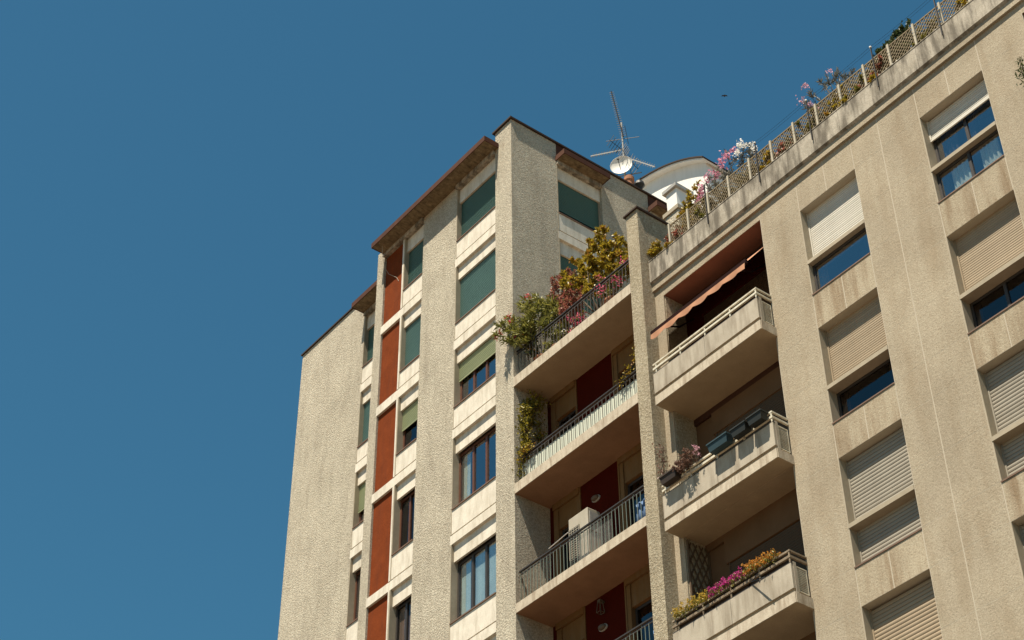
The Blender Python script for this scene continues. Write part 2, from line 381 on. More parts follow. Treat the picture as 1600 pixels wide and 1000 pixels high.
def tower_window(a0, a1, d, head, sill, fmap, shutter=None, frac=1., frame="wood", panes=3, pitch=.055, glass="glass", curtain=False, sheer=None, label=None, head_drop=.0):
    fd = d+.185
    b = MB(fmap)
    w = .055
    b.box(a0+.031, a0+.031+w, fd, fd+.06, sill+.002, head-.002); b.box(a1-.031-w, a1-.031, fd, fd+.06, sill+.002, head-.002)
    b.box(a0+.031+w, a1-.031-w, fd, fd+.06, head-.002-w, head-.002); b.box(a0+.031+w, a1-.031-w, fd, fd+.06, sill+.002, sill+.002+w)
    win = b.build("window", M[frame], tower, label=label)
    s0 = a0+.031+w; s1 = a1-.031-w; L = (s1-s0)/panes
    for k in range(panes):
        p0 = s0+k*L; p1 = p0+L
        if k: MB(fmap).box(p0-.035, p0+.035, fd-.006, fd+.055, sill+.06, head-.06).build("mullion", M[frame], win)
        MB(fmap).box(p0+.036*(k > 0), p1-.036*(k < panes-1), fd+.025, fd+.031, sill+.058, head-.058).build("pane", M[glass], win)
        if sheer and k == sheer[0]:
            MB(fmap).box(p0+.05, p0+.05+L*sheer[1], fd+.07, fd+.075, sill, head).build('curtain', M['curtain'], win)
        if curtain:
            MB(fmap).prism([(fd+.065, sill), (fd+.065, head), (fd+.07, head), (fd+.07, sill)], p0+.02, p1-.02-(.25*L if k == 0 else 0)).build("curtain", M["curtain"], win)
    if shutter:
        zb = head - (head-sill)*frac
        sb = slat_mesh("shutter", M[shutter], a0+.035, a1-.035, d+.15, zb+.035, head, pitch, fmap)
        sb.build("shutter", M[shutter], win)
        MB(fmap).box(a0+.035, a1-.035, d+.135, d+.157, zb, zb+.034).build("shutter_rail", M[shutter], win)
    return win

# --- main front, wide bay C between middle and corner pilaster
bay(-27.97, -26.25, 20.0, band_l=.03)
C = (-27.97, -26.25, 20.0)
tower_window(*C, ROWS[0][0], ROWS[0][1], front, "green", .83, panes=2, label="dark green shutter lowered almost to the sill")
tower_window(*C, ROWS[1][0], ROWS[1][1], front, "teal", 1.0, panes=2, label="closed grey green shutter")
tower_window(*C, ROWS[2][0], ROWS[2][1], front, "olive", .40, panes=3, glass="glass_blue", label="olive shutter half open over brown framed panes")
tower_window(*C, ROWS[3][0], ROWS[3][1], front, None, panes=3, glass="glass_blue", label="wide brown framed window with three panes", sheer=(0, .5))
tower_window(*C, ROWS[4][0], ROWS[4][1], front, None, frame="dark", panes=3, curtain=True, glass="glass", label="wide dark framed window with pale curtains")
tower_window(*C, ROWS[5][0], ROWS[5][1], front, None, frame="dark", panes=3)
tower_window(*C, ROWS[6][0], ROWS[6][1], front, "olive", .5, panes=3)
# --- narrow bay B beside the red panels
bay(-30.44, -29.52, 20.0, band_l=1.02, band_r=.015)
B = (-30.44, -29.52, 20.0)
tower_window(*B, ROWS[0][0], ROWS[0][1], front, "green", .83, panes=1)
tower_window(*B, ROWS[1][0], ROWS[1][1], front, "teal", 1.0, panes=1)
tower_window(*B, ROWS[2][0], ROWS[2][1], front, "olive", .45, panes=1, glass="glass_dull", label="olive shutter half lowered over dark glass")
tower_window(*B, ROWS[3][0], ROWS[3][1], front, None, panes=2, glass="glass_dull")
tower_window(*B, ROWS[4][0], ROWS[4][1], front, None, frame="dark", panes=2, curtain=True, glass="glass_dull")
tower_window(*B, ROWS[5][0], ROWS[5][1], front, None, frame="dark", panes=2)
tower_window(*B, ROWS[6][0], ROWS[6][1], front, "olive", 1., panes=1)
prev = 33.52
for head, sill, joint, under in ROWS:
    MB().box(-31.438, -30.505, 20.06, 20.3, joint-.004, prev).build("red_panel", M["red"], tower)
    MB().box(-30.504, -30.441, 19.985, 20.3, joint-.004, prev).build("frame_strip", M["travertine"], tower)
    prev = under
# --- set-back left wing
WD = 21.0
bay(-33.93, -32.2, WD, band_l=.03)
Wg = (-33.93, -32.2, WD)
tower_window(*Wg, ROWS[0][0], ROWS[0][1], front, "green", .88, panes=2)
tower_window(*Wg, ROWS[1][0], ROWS[1][1], front, "teal", 1.0, panes=2)
tower_window(*Wg, ROWS[2][0], ROWS[2][1], front, "olive", .62, panes=2)
tower_window(*Wg, ROWS[3][0], ROWS[3][1], front, None, panes=3, glass="glass_blue")
tower_window(*Wg, ROWS[4][0], ROWS[4][1], front, None, panes=3)
MB().box(-32.2, -31.796, 21.0, 21.4, GROUND, 33.66).build("wing_pier", M["stucco"], tower)
# --- right-hand face above the terrace
SROWS = [(33.08, 31.76, 31.12, 30.84), (30.40, 28.75, 28.21, 27.91), (27.5, 25.6, 25.55, 25.5)]
for aa in ((21.53, 23.10), (24.82, 26.40)):
    bay(aa[0], aa[1], 0., side, SROWS, band_l=-.001, band_r=.03)
    tower_window(aa[0], aa[1], 0., SROWS[0][0], SROWS[0][1], side, "green", .80, panes=2, frame="wood")
    tower_window(aa[0], aa[1], 0., SROWS[1][0], SROWS[1][1], side, "green", .95, panes=2, frame="wood")
    tower_window(aa[0], aa[1], 0., SROWS[2][0], SROWS[2][1], side, "green", .5, panes=2, frame="wood")
# --- eaves
def eave(a0, a1, d0, d1, fmap, ends=(True, True)):
    MB(fmap).box(a0+.02, a1-.02, d0+.02, d1, 33.655, 33.80).build("eave_soffit", M["soffit"], tower)
    f = MB(fmap).box(a0, a1, d0, d0+.02, 33.64, 33.815)
    if ends[0]: f.box(a0, a0+.02, d0+.02, d1, 33.64, 33.815)
    if ends[1]: f.box(a1-.02, a1, d0+.02, d1, 33.64, 33.815)
    f.box(a0+.02, a1-.02, d0+.02, d1, 33.80, 33.815)
    f.build("eave_fascia", M["brown"], tower)
eave(-31.44, -26.10, 19.52, 20.0, front)
MB().box(-31.43, -29.53, 19.93, 20.06, 33.52, 33.65).build("eave_moulding", M["cornice"], tower)
MB().box(-27.96, -26.26, 19.93, 20.06, 33.52, 33.65).build("eave_moulding", M["cornice"], tower)
MB().box(-31.40, -26.26, 20.0, 20.46, 33.66, 33.98).build("attic_strip", M["brown"], tower)
eave(-33.95, -31.80, 20.52, 21.0, front, (True, False))
MB().box(-33.92, -31.80, 20.93, 21.06, 33.52, 33.65).build("eave_moulding", M["cornice"], tower)
MB().box(-33.92, -31.80, 21.0, 21.5, 33.66, 34.2).build("attic_strip", M["brown"], tower)
for aa in ((21.50, 23.12), (24.80, 26.42)):
    eave(aa[0], aa[1], -.38, 0, side)
    MB(side).box(aa[0]+.03, aa[1]-.03, -.06, .06, 33.52, 33.65).build("eave_moulding", M["cornice"], tower)
    MB(side).box(aa[0]+.035, aa[1]-.025, -.005, .4, 33.816, 34.29).build("attic_strip", M["brown"], tower)
# --- copings
MB().box(-26.32, CX+.055, 19.94, 20.5, TOP, TOP+.055).box(-26.0, CX+.055, 20.5, 27.65, TOP, TOP+.055).build("coping", M["coping"], tower)
MB().box(-37.48, -33.90, 20.95, 21.55, TOP, TOP+.05).build("coping", M["coping"], tower)

# --- fin and balcony stack between tower and the right-hand block
FX0, FX1 = -21.35, -20.97
MB().box(FX0, FX1, 20.0, 20.98, GROUND, 27.50).build("fin_pier", M["stucco_fin"], tower)
MB().box(FX0-.05, FX1+.05, 19.95, 21.03, 27.50, 27.545).build("fin_coping", M["coping"], tower)
SLABS = [(25.245, 25.505), (22.225, 22.475), (19.175, 19.385), (16.13, 16.36), (13.08, 13.31)]
for i, (z0, z1) in enumerate(SLABS):
    bd = 27.4 if i == 0 else 21.9
    MB().box(CX, FX0, 20.012, bd, z0+.002, z1).build("balcony_slab", M["slab" if i == 0 else "slab_bounce"], tower)
    MB().box(CX+.001, FX0-.001, 19.995, 20.011, z0, z1+.012).build("slab_edge", M["slab_edge"], tower)
for i in range(4):
    zt = SLABS[i][0]; zb = SLABS[i+1][1]
    # back wall: red panel in the middle, openings left and right
    MB().box(-24.46, -23.19, 21.0, 21.15, zb, zt+.002).build("red_panel", M["red_shaded"], tower)
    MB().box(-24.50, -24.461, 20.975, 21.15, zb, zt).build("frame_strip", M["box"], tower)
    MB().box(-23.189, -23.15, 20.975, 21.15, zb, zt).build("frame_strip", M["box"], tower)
    MB().box(-25.55, -25.42, 21.0, 21.2, zb, zt).build("red_panel", M["red_shaded"], tower)
    MB().box(-25.419, -25.26, 20.99, 21.2, zb, zt-.16).build("door_jamb", M["box"], tower)
    MB().box(-23.149, -23.03, 20.99, 21.2, zb, zt-.16).build("door_jamb", M["box"], tower)
    for a0, a1 in ((-25.419, -24.50), (-23.149, FX0)):
        MB().box(a0, a1, 20.96, 21.2, zt-.15, zt+.002).build("lintel_beam", M["box"], tower)
        lo = -25.26 if a0 < -25 else -23.03
        MB().box(lo, a1, 21.02, 21.2, zt-.70, zt-.151).build("shutter_box", M["box"], tower)
        fr = MB().box(lo, lo+.05, 21.10, 21.16, zb, zt-.70).box(a1-.05, a1, 21.10, 21.16, zb, zt-.70).box(lo+.05, a1-.05, 21.10, 21.16, zt-.76, zt-.70).box((lo+a1)/2-.03, (lo+a1)/2+.03, 21.10, 21.16, zb, zt-.76)
        d = fr.build("balcony_door", M["dark"], tower)
        MB().box(lo+.05, (lo+a1)/2-.03, 21.125, 21.13, zb, zt-.76).build("pane", M["glass_dull"], d)
        MB().box((lo+a1)/2+.03, a1-.05, 21.125, 21.13, zb, zt-.76).build("pane", M["glass_dull"], d)
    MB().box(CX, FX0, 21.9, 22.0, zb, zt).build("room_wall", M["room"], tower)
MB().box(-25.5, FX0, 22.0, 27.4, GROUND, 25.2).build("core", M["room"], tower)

# railings: every bar is its own piece
def railing(z_floor, z_top, mat, bar_top=-.09, d=20.115, pitch=.112, nm="balcony_railing", tabs=False):
    r = MB().box(CX+.01, FX0-.01, d-.03, d+.02, z_top-.03, z_top).box(CX+.01, FX0-.01, d-.012, d+.012, z_top+bar_top-.012, z_top+bar_top+.012)
    r.box(CX+.01, FX0-.01, d-.012, d+.012, z_floor+.055, z_floor+.075)
    ro = r.build(nm, M[mat[0]], tower)
    bm = MB().box(-.006, .006, -.006, .006, 0, z_top+bar_top-.014-z_floor-.005).mesh("baluster", M[mat[1]])
    tm = MB().box(-.007, .007, -.008, .008, 0, -bar_top-.045).mesh("baluster_tip", M[mat[1]])
    n = int((FX0-CX-.1)/pitch)
    for k in range(n):
        x = CX+.07+k*pitch
        place("baluster", bm, ro, (x, d-.022, z_floor+.005))
        if k % 3 == 0: place("rail_bracket", tm, ro, (x, d-.004, z_top+bar_top+.013))
    return ro
railing(SLABS[0][1], 26.36, ("rail_dark", "rail_iron"))
railing(SLABS[1][1], 23.20, ("rail_dark", "rail_iron"), pitch=.132)
railing(SLABS[2][1], 20.24, ("rail_dark", "rail_green"))
railing(SLABS[3][1], 17.20, ("rail_dark", "rail_green"))
# pale corrugated sheet behind the bars of the second balcony
b = MB(); xs = np.arange(CX+.03, FX0-.04, .0243)
for k in range(len(xs)-1):
    y0 = 20.150+.008*(k % 4 in (1, 2)); y1 = 20.150+.008*((k+1) % 4 in (1, 2))
    b.poly([(xs[k], y0, SLABS[1][1]+.03), (xs[k+1], y1, SLABS[1][1]+.03), (xs[k+1], y1, 23.03), (xs[k], y0, 23.03)])
    b.poly([(xs[k], y0+.004, 23.03), (xs[k+1], y1+.004, 23.03), (xs[k+1], y1+.004, SLABS[1][1]+.03), (xs[k], y0+.004, SLABS[1][1]+.03)])
scr = b.build("privacy_screen", M["screen"], None); scr["label"] = "pale green corrugated privacy sheet tied behind balcony bars below the plant-filled terrace"; scr["category"] = "privacy screen"
# fine wire mesh behind the right half of the third balcony's bars
b = MB()
for k in range(34): b.box(-23.62+k*.032, -23.617+k*.032, 20.15, 20.153, 19.42, 20.14)
for k in range(26): b.box(-23.62, -22.56, 20.154, 20.157, 19.42+k*.0285, 19.423+k*.0285)
b.build("wire_mesh", M["metal"], tower, stuff=True)

# ================================================================== THE RIGHT-HAND BLOCK
block = thing("apartment_block", "beige grit-panelled apartment block with stacked roller-shutter windows and a trellised roof terrace", "building", (-14, 24, GROUND))
FW = 20.35                                         # its front plane
HEADS = [24.33, 21.265, 18.24, 15.20, 12.16]
BARS = [22.89, 19.79, 16.755, 13.7, 10.7]
SILLS = [22.125, 19.035, 15.985, 12.95, 9.9]
COLS = [(-16.635, -15.115), (-13.435, -11.893)]
PIERS = [(-17.697, -16.635), (-15.115, -13.435), (-11.893, -10.81)]
CTOP = 25.16
def panel(a0, a1, z0, z1, d=FW, mat="grit"):
    g = .011
    MB().box(a0+g, a1-g, d, d+.045, z0+.005, z1-.005).build("facade_panel", M[mat], block)
zcuts = [CTOP]
for h, br, s in zip(HEADS, BARS, SILLS): zcuts += [h, s]
zc = zcuts + [8.0]
# piers: wall behind, panels in front
for a0, a1 in PIERS:
    MB().box(a0, a1, FW+.0015, 20.95, GROUND, CTOP).build("pier_wall", M["mortar"], block)
    cuts = [a0, a1] if a1-a0 < 1.3 else [a0, (a0+a1)/2-.12, a1]
    for j in range(len(cuts)-1):
        off = 0 if j == 0 else 0
        for k in range(len(zc)-1):
            hi, lo = zc[k], zc[k+1]
            if hi-lo > 1.5:
                mid = (hi+lo)/2
                panel(cuts[j], cuts[j+1], mid, hi); panel(cuts[j], cuts[j+1], lo, mid)
            else: panel(cuts[j], cuts[j+1], lo, hi)
# spandrels above and between the windows
for a0, a1 in COLS:
    mid = (a0+a1)/2
    tops = [CTOP]+SILLS[:-1]
    for i, (zt, zb) in enumerate(zip(tops, HEADS)):
        MB().box(a0+.001, a1-.001, FW+.0015, 20.95, zb, zt-(.035 if i else 0)).build("spandrel_wall", M["mortar"], block)
        z1 = zt-(.036 if i else 0)
        mt = "grit_stained" if i else "grit"
        panel(a0, mid, zb, z1, FW, mt); panel(mid, a1, zb, z1, FW, mt)

slat_cache = {}
def slat_obj(pitch, width, mat):
    key = (pitch, round(width, 3), mat)
    if key not in slat_cache:
        h = pitch*.95; dp = .012 if pitch > .06 else .006
        slat_cache[key] = MB().prism([(0, 0), (-dp*.6, h*.10), (-dp, h*.42), (-dp*.75, h*.8), (0, h), (.008, h*.5)], 0, width).mesh("slat", M[mat])
    return slat_cache[key]

def roller_shutter(a0, a1, d, z0, z1, mat, pitch, parent=None, label=None):
    s = MB().box(a0, a1, d-.016, d+.014, z0, z0+.045).box(a0, a0+.03, d-.02, d+.02, z0+.045, z1).box(a1-.03, a1, d-.02, d+.02, z0+.045, z1).build("roller_shutter", M[mat], parent or block, label=label)
    me = slat_obj(pitch, a1-a0-.062, mat)
    z = z0+.047
    while z+pitch < z1+pitch*.5:
        place("slat", me, s, (a0+.031, d, z)); z += pitch
    return s

def sash(a0, a1, d, z0, z1, mat, glass, panes=2, w=.05, parent=None):
    f = MB().box(a0, a0+w, d, d+.05, z0, z1).box(a1-w, a1, d, d+.05, z0, z1).box(a0+w, a1-w, d, d+.05, z0, z0+w).box(a0+w, a1-w, d, d+.05, z1-w, z1)
    f = f.build("window", M[mat], parent or block)
    L = (a1-a0-2*w)/panes
    for k in range(panes):
        p0 = a0+w+k*L
        if k: MB().box(p0-.03, p0+.03, d-.004, d+.046, z0+w+.001, z1-w-.001).build("mullion", M[mat], f)
        MB().box(p0+.031*(k > 0), p0+L-.031*(k < panes-1), d+.022, d+.028, z0+w, z1-w).build("pane", M[glass], f)
    return f

# window stacks: upper light (behind the roller shutter), stone transom, lower light
STATE = {(0, 0): ("shut_white", .0525, 1.0, None), (0, 1): ("shut_tan", .0525, 1.0, None), (0, 2): ("shut_grey", .074, 1.0, .90), (0, 3): ("shut_tan", .074, 1.0, None), (0, 4): ("shut_tan", .074, 1., None),
         (1, 0): ("shut_white", .0525, .40, None), (1, 1): ("shut_tan", .0525, 1.0, None), (1, 2): ("shut_grey", .074, 1.0, .90), (1, 3): ("shut_grey", .074, .62, None), (1, 4): ("shut_tan", .074, 1., None)}
for c, (a0, a1) in enumerate(COLS):
    for r in range(5):
        h, br, s = HEADS[r], BARS[r], SILLS[r]
        mat, pitch, frac, low = STATE[(c, r)]
        MB().box(a0+.001, a1-.001, FW-.012, 20.66, br, br+.085).build("transom", M["reveal"], block)
        MB().box(a0, a1, FW-.015, 20.62, s-.034, s-.006).build("window_sill", M["sill"], block)
        MB().box(a0, a0+.02, FW-.004, 20.70, s, h).build("jamb_lining", M["reveal"], block)
        d = FW+.19
        zt = h-.002; zb = br+.086
        zs = zt-(zt-zb)*frac
        roller_shutter(a0+.022, a1-.003, d, zs, zt, mat, pitch)
        gl = "glass_blue" if r == 0 else "glass_dull"
        w1 = sash(a0+.022, a1-.003, d+.06, zb, zt, "dark", gl, 2)
        w2 = sash(a0+.022, a1-.003, (FW+.105 if r == 0 else d+.03) if low is None else d+.06, s, br-.001, "dark", gl, 1 if c == 0 else 2)
        if low: roller_shutter(a0+.022, a1-.003, d, br-.001-(br-s)*low, br-.001, mat, pitch)
        if (c, r) == (1, 0):
            for (p0, p1, zz0, zz1, win, mm) in ((a0+.12, a0+.50, zb+.05, zt-.1, w1, "drape"), (a0+.72, a0+.92, zb+.05, zt-.1, w1, "drape"), (a0+.30, a0+.72, s+.06, br-.08, w2, "curtain"), (a0+.98, a0+1.38, s+.06, br-.08, w2, "curtain")):
                dd_ = d+.145 if win is w1 else FW+.185
                b = MB(); xs = np.linspace(p0, p1, 15)
                for k in range(14):
                    ya = dd_+.025*math.sin(k*1.9); yb = dd_+.025*math.sin((k+1)*1.9)
                    dr = .05*abs(math.sin(k*1.1+p0))
                    b.poly([(xs[k], ya, zz0+dr), (xs[k+1], yb, zz0+dr*.8), (xs[k+1], yb, zz1), (xs[k], ya, zz1)])
                b.build("curtain", M[mm], win, smooth=True)
    MB().box(a0-.02, a1+.02, 20.96, 22.3, 8, 8.1).box(a0-.1, a1+.1, 22.3, 22.4, 8, CTOP).box(a0-.1, a0, 20.96, 22.3, 8, CTOP).box(a1, a1+.1, 20.96, 22.3, 8, CTOP).build("room_wall", M["room"], block)
    for r in range(4): MB().box(a0, a1, 20.96, 22.29, HEADS[r+1]+.02, SILLS[r]-.05).build("room_floor", M["room"], block)
# roof, core
MB().box(FX1, -5.5, 20.36, 30, CTOP+.002, 25.40).build("roof", M["roofing"], block)
MB().box(FX1, -5.5, 22.42, 30, GROUND, CTOP).build("core", M["room"], block)
# cornice: a stepped band and the weathered parapet above it
MB().box(FX1, -5.5, 20.29, 20.6, CTOP, 25.352).build("cornice_band", M["grit"], block)
pz = [FX1, -19.4, -17.3, -15.2, -13.1, -11.0, -8.9, -5.5]
for a0, a1 in zip(pz, pz[1:]):
    MB().box(a0+.003, a1-.003, 20.235, 20.40, 25.395, 25.985).build("parapet_panel", M["cornice"], block)
MB().prism([(20.237, 25.394), (20.38, 25.394), (20.38, 25.353), (20.289, 25.353)], FX1, -5.5).build("cornice_cove", M["cornice"], block)
MB().box(FX1, -5.5, 20.225, 20.42, 25.986, 26.005).build("parapet_cap", M["cornice"], block)
MB().box(FX1+.6, -5.5, 20.27, 20.33, 26.006, 26.06).build("planter_trough", M["trellis_brown"], block)

# --- loggias (left stack in view; the right stack only shows a corner of its top opening)
def loggia(a0, a1, tops, floors, styles):
    MB().box(a0, a1, FW, 20.95, 24.90, CTOP).build("lintel_panel", M["grit"], block)
    for i, (zt, zf) in enumerate(zip(tops, floors)):
        st = styles[i]
        MB().box(a0, a1, 20.96, 21.05, zf, zt).build("back_wall", M["loggia" if i else "red_shaded"], block)
        MB().box(a0+.02, a1, 20.90, 20.959, zt-.15, zt-.001).build("lintel_beam", M["beam_brown"] if i < 2 else M["loggia"], block)
        MB().box(a0+.55, a1, 20.885, 20.959, zt-.68, zt-.151).build("shutter_box", M["loggia"] if i else M["red_shaded"], block)
        s = roller_shutter(a0+.60, a1, 20.925, zf+.02, zt-.681, st, .058)
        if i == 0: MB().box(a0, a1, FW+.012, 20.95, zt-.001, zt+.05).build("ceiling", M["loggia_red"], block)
tops = [24.90, 21.755, 18.69, 15.65]; floors = [21.955, 18.885, 15.84, 12.8]
loggia(-20.70, -17.697, tops, floors, ["shut_brown", "shut_brown", "shut_brown", "shut_brown"])
MB().box(FX1, -20.70, FW, 20.95, GROUND, CTOP).build("jamb_pier", M["grit"], block)
MB().box(-20.699, -20.68, FW+.03, 20.95, 12, 24.89).build("side_wall", M["stucco_fin"], block)
for z0, z1 in ((21.755, 21.955), (18.69, 18.885), (15.65, 15.84)):
    MB().box(-20.68, -17.697, FW+.0002, 20.959, z0+.0005, z1).build("loggia_floor", M["slab"], block)
loggia(-10.81, -7.8, tops, floors, ["shut_brown", "shut_brown", "shut_brown", "shut_brown"])
for z0, z1 in ((21.755, 21.955), (18.69, 18.885), (15.65, 15.84)):
    MB().box(-10.81, -7.8, FW+.0002, 20.959, z0+.0005, z1).build("loggia_floor", M["slab"], block)
MB().box(-7.8, -5.52, FW, 20.95, GROUND, CTOP).build("pier_wall", M["grit"], block)
MB().box(-5.519, -5.35, FW, 30, GROUND, 26.0).build("end_wall", M["grit"], block)

# --- cantilevered concrete balconies of the left stack
BF = 19.92
def r_balcony(z0, z1, pt, rt, rail="rail_cream", BX0=-20.755, BX1=-17.665):
    b = MB().box(BX0, BX1, BF+.02, FW, z0, z1).build("balcony", M["slab"], block)
    MB().box(BX0-.002, BX1+.002, BF, BF+.0195, z0-.004, z1+.01).build("slab_edge", M["slab_edge"], b)
    MB().box(BX1+.0005, BX1+.016, BF+.02, FW-.002, z0-.004, z1+.01).build("slab_edge", M["slab_edge"], b)
    n = 2
    for k in range(n):
        L = (BX1-BX0-.0)/n
        MB().box(BX0+k*L+.004, BX0+(k+1)*L-.004, BF-.004, BF+.05, z1+.085, pt).build("parapet_panel", M["concrete"], b)
    MB().box(BX0+.02, BX1-.02, BF+.03, BF+.06, z1+.011, z1+.084).build("shadow_gap", M["slab"], b)
    MB().box(BX0, BX1, BF+.0, BF+.055, pt+.002, pt+.022).build("parapet_cap", M["dark"], b)
    # corner post and side screen
    MB().box(BX1-.05, BX1+.002, BF+.056, BF+.12, z1+.012, pt+.05).build("corner_post", M["concrete"], b)
    sc = MB().box(BX1-.03, BX1-.01, BF+.135, BF+.155, z1+.06, pt-.01).box(BX1-.03, BX1-.01, FW-.06, FW-.04, z1+.06, pt-.01)
    sc.box(BX1-.03, BX1-.01, BF+.155, FW-.06, pt-.03, pt-.01).box(BX1-.03, BX1-.01, BF+.155, FW-.06, z1+.06, z1+.08)
    scr = sc.build("side_screen", M["rail_cream"], b)
    gm = MB()
    for k in range(1, 9): gm.box(BX1-.024, BX1-.018, BF+.155+k*.0245, BF+.162+k*.0245, z1+.08, pt-.03)
    for k in range(1, 13): gm.box(BX1-.0175, BX1-.012, BF+.155, FW-.06, z1+.08+k*.036, z1+.087+k*.036)
    gm.build("screen_grid", M["rail_cream"], scr, stuff=True)
    # two rails on short posts
    rl = MB().box(BX0, BX1+.0, BF+.0, BF+.035, rt-.035, rt).box(BX0, BX1, BF-.004, BF+.04, rt-.16, rt-.112)
    rl.box(BX1-.036, BX1-.001, BF+.036, FW-.002, rt-.035, rt-.001).box(BX1-.040, BX1-.001, BF+.041, FW-.002, rt-.16, rt-.113)
    hr = rl.build("handrail", M[rail], b)
    for k in range(5):
        x = BX0+.09+k*(BX1-BX0-.12)/4
        MB().box(x-.014, x+.014, BF+.005, BF+.03, pt+.024, rt-.036).build("rail_post", M[rail], hr)
    return b
r_balcony(21.755, 21.955, 22.54, 22.81)
r_balcony(18.695, 18.885, 19.49, 19.755)
r_balcony(15.65, 15.845, 16.43, 16.71, "rail_worn")
for z0, z1, pt, rt in ((21.755, 21.955, 22.54, 22.81), (18.695, 18.885, 19.49, 19.755), (15.65, 15.845, 16.43, 16.71)):
    r_balcony(z0, z1, pt, rt, BX0=-10.835, BX1=-7.77)

# ================================================================== TERRACE TRELLIS, WIRES
PX = [-20.37, -19.76, -19.11, -18.46, -17.805, -17.145, -16.475, -15.82, -15.145, -14.465, -13.79, -13.125, -12.44, -11.77, -11.1, -10.43]
tf = thing("trellis_fence", "diamond lattice trellis fence with pale posts along the roof terrace edge", "fence", (-15.4, 20.4, 25.4))
pm = MB().box(-.024, .024, -.03, .012, 0, 1.365).mesh("post", M["post"])
for x in PX: place("post", pm, tf, (x, 20.385, 25.42))
lat = {}
def lattice(w, h):
    key = round(w, 2)
    if key in lat: return lat[key]
    b = MB(); p = .10; t = .0125
    for sgn, y in ((1, 0), (-1, .009)):
        k = -int(h/p)-1
        while k*p < w+h:
            x0 = k*p
            # lath from (x0,0) going up at 45 degrees, clipped to the panel
            if sgn > 0: xa, za = x0, 0.; xb, zb = x0+h, h
            else: xa, za = x0+h, 0.; xb, zb = x0, h
            def at(x): return za+(x-xa)*(zb-za)/(xb-xa)
            lo, hi = max(min(xa, xb), 0), min(max(xa, xb), w)
            if hi-lo > .02: b.bar((lo, y, at(lo)), (hi, y, at(hi)), t*1.7, .008, (0, 1, 0))
            k += 1
    lat[key] = b.mesh("lattice_panel", M["trellis"]); return lat[key]
for x0, x1 in zip(PX, PX[1:]):
    o = place("lattice_panel", lattice(.60, .66), tf, (x0+.03, 20.40, 26.075)); o.scale = ((x1-x0-.06)/.60, 1, 1); o["kind"] = "stuff"
MB().box(PX[0], PX[-1], 20.392, 20.418, 26.745, 26.775).build("top_rail", M["trellis"], tf)
MB().box(PX[0], PX[-1], 20.392, 20.418, 26.03, 26.07).build("bottom_rail", M["trellis_brown"], tf)
b = MB()
for x in np.arange(FX1+.6, -10.5, .115):
    r = .012+.010*random.random(); b.lathe((x+random.uniform(-.03, .03), 20.252, 26.007), [(0.001, 0), (r, r*.4), (r*.8, r*1.2), (0.001, r*1.6)], 6)
o = b.build("pebble_row", M["dish"]); o["label"] = "row of small white stones along the parapet edge below the trellis"; o["category"] = "pebbles"; o["kind"] = "stuff"
wf = thing("wire_guard", "thin dark posts with a strung wire clipped on the roof parapet before the trellis", "wire fence", (-15, 20.22, 25.7))
WX = [-19.02, -17.43, -15.9, -14.08, -12.42, -10.6]
for x in WX:
    p = MB().box(x-.010, x+.010, 20.195, 20.222, 25.70, 26.84).build("post", M["rail_dark"], wf)
    MB().lathe((x, 20.208, 26.84), [(.012, 0), (.026, .01), (.026, .035), (.012, .05), (.001, .055)], 8).build("insulator", M["dish"], p)
b = MB()
for x0, x1 in zip(WX, WX[1:]):
    for zz in (26.88, 26.80):
        b.tube([(x0+(x1-x0)*t, 20.208, zz-.03*4*t*(1-t)) for t in np.linspace(0, 1, 7)], .0025, 4)
b.build("wire", M["black"], wf)

# ================================================================== ROOFTOP THINGS
# white penthouse with a segmental roof
ph = thing("rooftop_penthouse", "white rendered rooftop penthouse with a curved dark-edged roof behind the tower", "penthouse", (-28, 28, 34.2))
cx, R = -29.2, 6.2
def arc(r, n=26, a0=-37, a1=37): return [(cx+r*math.sin(math.radians(a0+(a1-a0)*k/n)), r*math.cos(math.radians(a0+(a1-a0)*k/n))) for k in range(n+1)]
zc0 = 38.40-R
A = arc(R-.10)
b = MB(); y0, y1 = 27.3, 31.0
for y, rev in ((y0, False), (y1, True)):
    pts = [(A[0][0], y, 34.2)] + [(x, y, zc0+z) for x, z in A] + [(A[-1][0], y, 34.2)]
    b.poly(pts[::-1] if not rev else pts)
b.poly([(A[-1][0], y0, 34.2), (A[-1][0], y1, 34.2), (A[-1][0], y1, zc0+A[-1][1]), (A[-1][0], y0, zc0+A[-1][1])])
b.poly([(A[0][0], y1, 34.2), (A[0][0], y0, 34.2), (A[0][0], y0, zc0+A[0][1]), (A[0][0], y1, zc0+A[0][1])])
b.build("wall", M["white"], ph)
def shell(ra, rb, oh, nm, mat):
    A1 = arc(ra, 26, -38.5, 38.0); A0 = arc(rb, 26, -38.5, 38.0); b = MB()
    for k in range(26):
        (x0, z0), (x1, z1), (u0, v0), (u1, v1) = A1[k], A1[k+1], A0[k], A0[k+1]
        P = [[(x, y, zc0+z) for x, z in ((u0, v0), (u1, v1), (x1, z1), (x0, z0))] for y in (y0-oh, y1+.2)]
        b.poly(P[0]); b.poly(P[1][::-1])
        for j in range(4): b.poly([P[0][j], P[1][j], P[1][(j+1) % 4], P[0][(j+1) % 4]])
    b.build(nm, M[mat], ph)
shell(R, R-.045, .26, "roof", "coping")
shell(R-.046, R-.10, .22, "roof_shell", "white")

